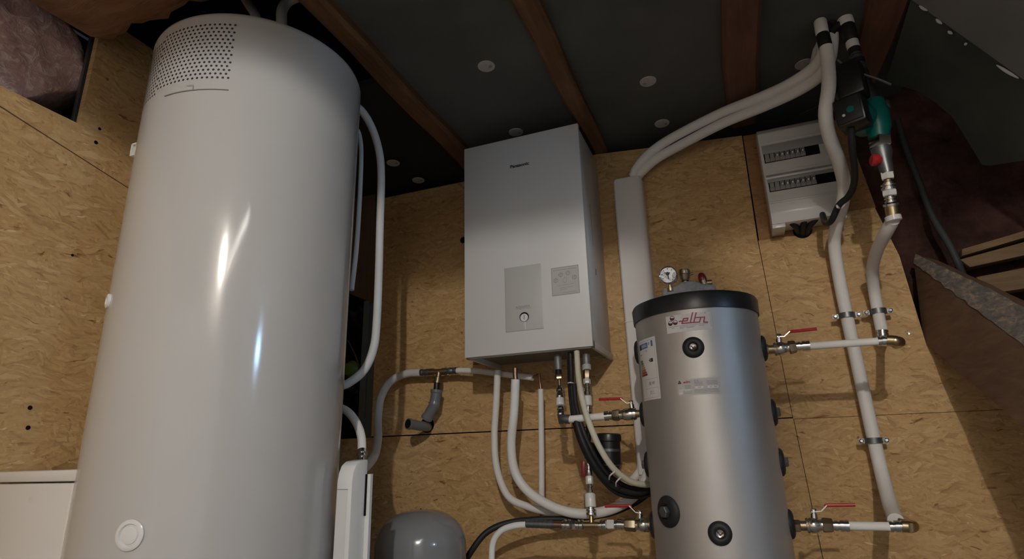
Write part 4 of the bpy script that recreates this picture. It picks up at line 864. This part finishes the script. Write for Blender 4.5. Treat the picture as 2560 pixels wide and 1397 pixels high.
b = B(); tube(b, [A(1604, 1150, y=-.03), A(1600, 1175, y=-.04), A(1588, 1192, y=-.06), A(1575, 1206, y=-.08)], .0145); tube(b, [A(1625, 1150, y=-.03), A(1620, 1180, y=-.05), A(1606, 1200, y=-.09)], .0145); single('pipe_tails', b, F, 'white pipe ends coming out of the trunking bottom beside the silver tank', 'pipe')
# black filter
t = Thing('dirt_filter', 'black cylindrical dirt separator left of the silver tank, below the red lever', 'filter', A(1523, 1180, y=-.25))
p0, p1 = A(1521, 1083, y=-.25), A(1524, 1180, y=-.25); b = B(); chain(b, p0, p1, [(0, .036), (.03, .0425), (.08, .044), (.20, .044), (.22, .0395), (.78, .0395), (.80, .037), (.97, .034), (1, .026)], 40); t.part('body', b, M['black'])
b = B(); chain(b, p0+(p1-p0)*.40, p0+(p1-p0)*.47, [(0, .0402), (1, .0402)], 40); chain(b, p0+(p1-p0)*.80, p0+(p1-p0)*.83, [(0, .0385), (1, .0385)], 40); t.part('steel_band', b, M['zinc'])
b = B(); chain(b, A(1505, 1122, y=-.25), A(1472, 1130, y=-.30), [(0, .022), (.5, .022), (.55, .027), (1, .027)], 24); t.part('side_port', b, M['black'])
b = B(); chain(b, p1, A(1528, 1215, y=-.25), [(0, .015), (.4, .015), (.45, .010), (1, .010)], 20); t.part('drain_cock', b, M['nickel'])
b = B(); chain(b, A(1528, 1213, y=-.25), A(1529, 1228, y=-.25), [(0, .007), (.7, .007), (1, .004)], 16); t.part('drain_tip', b, M['darkred'])
# ------------------------------------------------------------------ pump group at the right
yp = -.46
t = Thing('circulation_pump', 'teal green circulation pump with a black motor near the ceiling corner', 'pump', A(2195, 345, y=yp))
b = B(); chain(b, A(2186, 252, y=yp), A(2199, 348, y=yp), [(0, .026), (.18, .030), (.3, .036), (.7, .036), (.85, .030), (1, .028)], 28); lathe(b, A(2176, 298, y=yp)-V(.02, .0, 0), V(-.55, -.8, 0), [(-.02, .045), (.03, .047), (.045, .042)], 32)
cast = t.part('cast_body', b, M['green'])
b = B(); obox(b, A(2158, 298, y=yp-.01)+V(-.01, -.02, -.008), V(.022, -.02, 0), V(.02, .022, 0), V(0, 0, .012), .003); t.part('lug', b, M['green'], cast)
c0 = A(2132, 285, y=yp-.06); ax = V(-.42, -.90, -.05).normalized(); sx = V(.9, -.42, 0).normalized(); sz = ax.cross(sx)
b = B(); obox(b, c0, sx*.040, ax*.040, sz*.046, .008); mo = t.part('motor', b, M['black'])
b = B(); obox(b, c0+ax*.041, sx*.034, ax*.003, sz*.038, .002); t.part('motor_face', b, M['rubber'], mo)
mf = plane_map(c0+ax*.0445, -sx if sx.x < 0 else sx, V(0, 0, 1)); b = B(); lathe(b, c0+ax*.043+V(.006, 0, -.002), ax, [(0, .011), (.004, .010), (.004, 0)], 20); t.part('knob', b, M['green'], mo)
b = B(); lathe(b, c0+ax*.043+V(-.014, 0, -.018), ax, [(0, .0045), (.003, .004), (.003, 0)], 12); t.part('indicator', b, M['paper'], mo)
b = B(); obox(b, A(2128, 205, y=yp-.03), V(.034, -.014, 0), V(.014, .03, 0), V(0, 0, .060), .008); obox(b, A(2105, 215, y=yp-.02), V(.022, -.01, 0), V(.01, .03, 0), V(0, 0, .035), .006); t.part('terminal_box', b, M['black'], mo)
b = B(); lathe(b, A(2211, 266, y=yp+.02), V(.8, -.4, 0), [(-.01, .016), (.012, .018), (.016, .014), (.017, 0)], 20); t.part('vent_plug', b, M['oldbrass'], cast)
b = B(); hexnut(b, A(2199, 345, y=yp), A(2202, 371, y=yp), .0325); t.part('union_nut', b, M['nickel'])
K = lambda x, y, m=yp: A(x, y, y=m)
t = Thing('shut_off_valve', 'grey shut-off valve with a red knob just under the green pump', 'valve', K(2203, 370))
b = B(); chain(b, K(2202, 370), K(2219, 434), [(0, .0270), (.2, .0275), (.5, .0200), (.8, .0190), (1, .0170)], 28); vb = t.part('valve_body', b, M['zinc'])
b = B(); lathe(b, K(2203, 400, yp-.01), V(-1, -.25, .1), [(0, .010), (.012, .018), (.024, .018), (.028, .013), (.029, 0)], 20); t.part('red_knob', b, M['red'], vb, 'red knob')
fitting_run('fitting_column', 'shiny column of fittings between the red-knobbed valve and the curved white riser', yp, yp+.03, [(2217, 430, 0, 'hex', .0180, 'cap_white'), (2220, 448, .1, 'tube', .011, 'brass'), (2221, 456, .2, 'bead', .0205, 'chrome'), (2223, 476, .4, 'hex', .0200, 'cap_white'), (2225, 490, .5, 'bead', .0160, 'chrome'), (2228, 508, .7, 'sleeve', .0215, 'chrome'), (2229, 515, .8, 'sleeve', .0185, 'brass'), (2233, 540, 1, '', 0, '')])
p = K(2232, 542, yp+.03); b = B(); lathe(b, p+V(0, 0, .004), V(.06, .1, -1), [(0, .017), (.002, .0215), (.016, .0215), (.018, .018)], 24); single('end_collar', b, M['cap_white'], 'white collar where the curved riser starts below the shiny fittings', 'pipe collar')
fitting_run('return_column', 'banded dark and white pipe column above the green pump, topped by white insulation', yp, yp, [(2108, 32, 0, 'sleeve', .0235, 'foam'), (2117, 64, 0, 'sleeve', .0225, 'rubber'), (2129, 103, 0, 'sleeve', .0185, 'foam'), (2134, 121, 0, 'sleeve', .0180, 'rubber'), (2138, 133, 0, 'bead', .0190, 'zinc'), (2144, 150, 0, 'sleeve', .0195, 'rubber'), (2147, 158, 0, 'bead', .0185, 'zinc'), (2154, 178, 0, 'sleeve', .0180, 'rubber'), (2166, 215, 0, 'sleeve', .021, 'rubber'), (2186, 256, 0, '', 0, '')])
t = Thing('shut_off_valve', 'dark red shut-off wing with a long dark lever above the pump', 'valve', K(2140, 182))
b = B(); obox(b, K(2140, 184, yp-.02), V(.020, 0, -.004), V(0, .008, 0), V(.004, 0, .020), .006); t.part('red_wing', b, M['darkred'])
b = B(); tube(b, [K(2095, 150, yp-.03), K(2125, 175, yp-.035), K(2165, 188, yp-.035), K(2200, 200, yp-.03), K(2228, 212, yp-.03)], .0055, 10, 6, .6); t.part('lever', b, M['pvc_grey'])
fitting_run('supply_stub', 'white pipe end with a dark grip sleeve at the top of the pipe bundle', yp-.03, yp-.03, [(2050, 52, 0, 'sleeve', .0195, 'foam'), (2056, 86, 0, 'sleeve', .0200, 'rubber'), (2066, 124, 0, '', 0, '')])
b = B(); tube(b, [K(2074, 62), K(2085, 45), K(2098, 42), K(2110, 50)], .014); tube(b, [K(2078, 85), K(2090, 68), K(2104, 60)], .013); single('black_elbow', b, M['rubber'], 'black elbow joining the two pipe tops under the ceiling corner', 'elbow fitting')
pipe('black_cable', [(2128, 318, -.52), (2130, 370, -.48), (2136, 420, -.42), (2134, 462, -.36), (2120, 492, -.31), (2098, 512, -.28), (2078, 552, -.24), (2064, 556, -.18), (2056, 536, -.10)], 8, M['rubber'], 'thick black cable from the pump motor down to the electrical box', 'cable', at=3)
b = B(); tube(b, [A(2092, 514, y=-.285), A(2094, 518, y=-.30), A(2098, 520, y=-.28)], .0035, 8); single('cable_tie', b, M['cap_white'], 'small pale tie on the black cable beside the electrical box', 'cable tie')
pipe('thin_cable', [(1968, 300, -.06), (1990, 288, -.12), (2020, 275, -.2), (2060, 258, -.3)], 2.0, M['rubber'], 'thin black wire between the twin pipes and the electrical box', 'cable')
# ------------------------------------------------------------------ lamps behind the camera
t = Thing('tube_lamp', 'tube lamp under the joists behind the viewer, outside the photo', 'lamp', (1.24, -3.0, 2.13))
ta, tb = V(1.13, -2.42, 2.07), V(1.34, -3.5, 2.07); td = (tb-ta).normalized()
b = B(); obox(b, (ta+tb)/2+V(0, 0, .042), V(td.y, -td.x, 0)*.033, td*.58, V(0, 0, .016), .003); t.part('housing', b, M['cap_white'])
b = B(); chain(b, ta, tb, [(0, .013), (1, .013)], 20); t.part('tube', b, M['tube_light'])
for q in (ta-td*.012, tb+td*.012):
    b = B(); obox(b, q+V(0, 0, .006), V(.02, 0, 0), V(0, .012, 0), V(0, 0, .024), .002); t.part('lamp_holder', b, M['cap_white'])
t = Thing('added_bulb', 'unseen bare bulb behind the viewer, added to light the back wall', 'lamp', (1.42, -4.15, 2.75))  # added main light, not a known fixture of the room
b = B(); lathe(b, V(1.42, -4.15, 2.75), V(0, 0, -1), [(0, .03), (.02, .03), (.021, .004), (.36, .004), (.361, .018), (.395, .018)], 16); t.part('cord', b, M['black'])
b = B(); bmesh.ops.create_icosphere(b, subdivisions=3, radius=.035)
for v in b.verts: v.co += V(1.42, -4.15, 2.32)
t.part('bulb', b, M['bulb'])
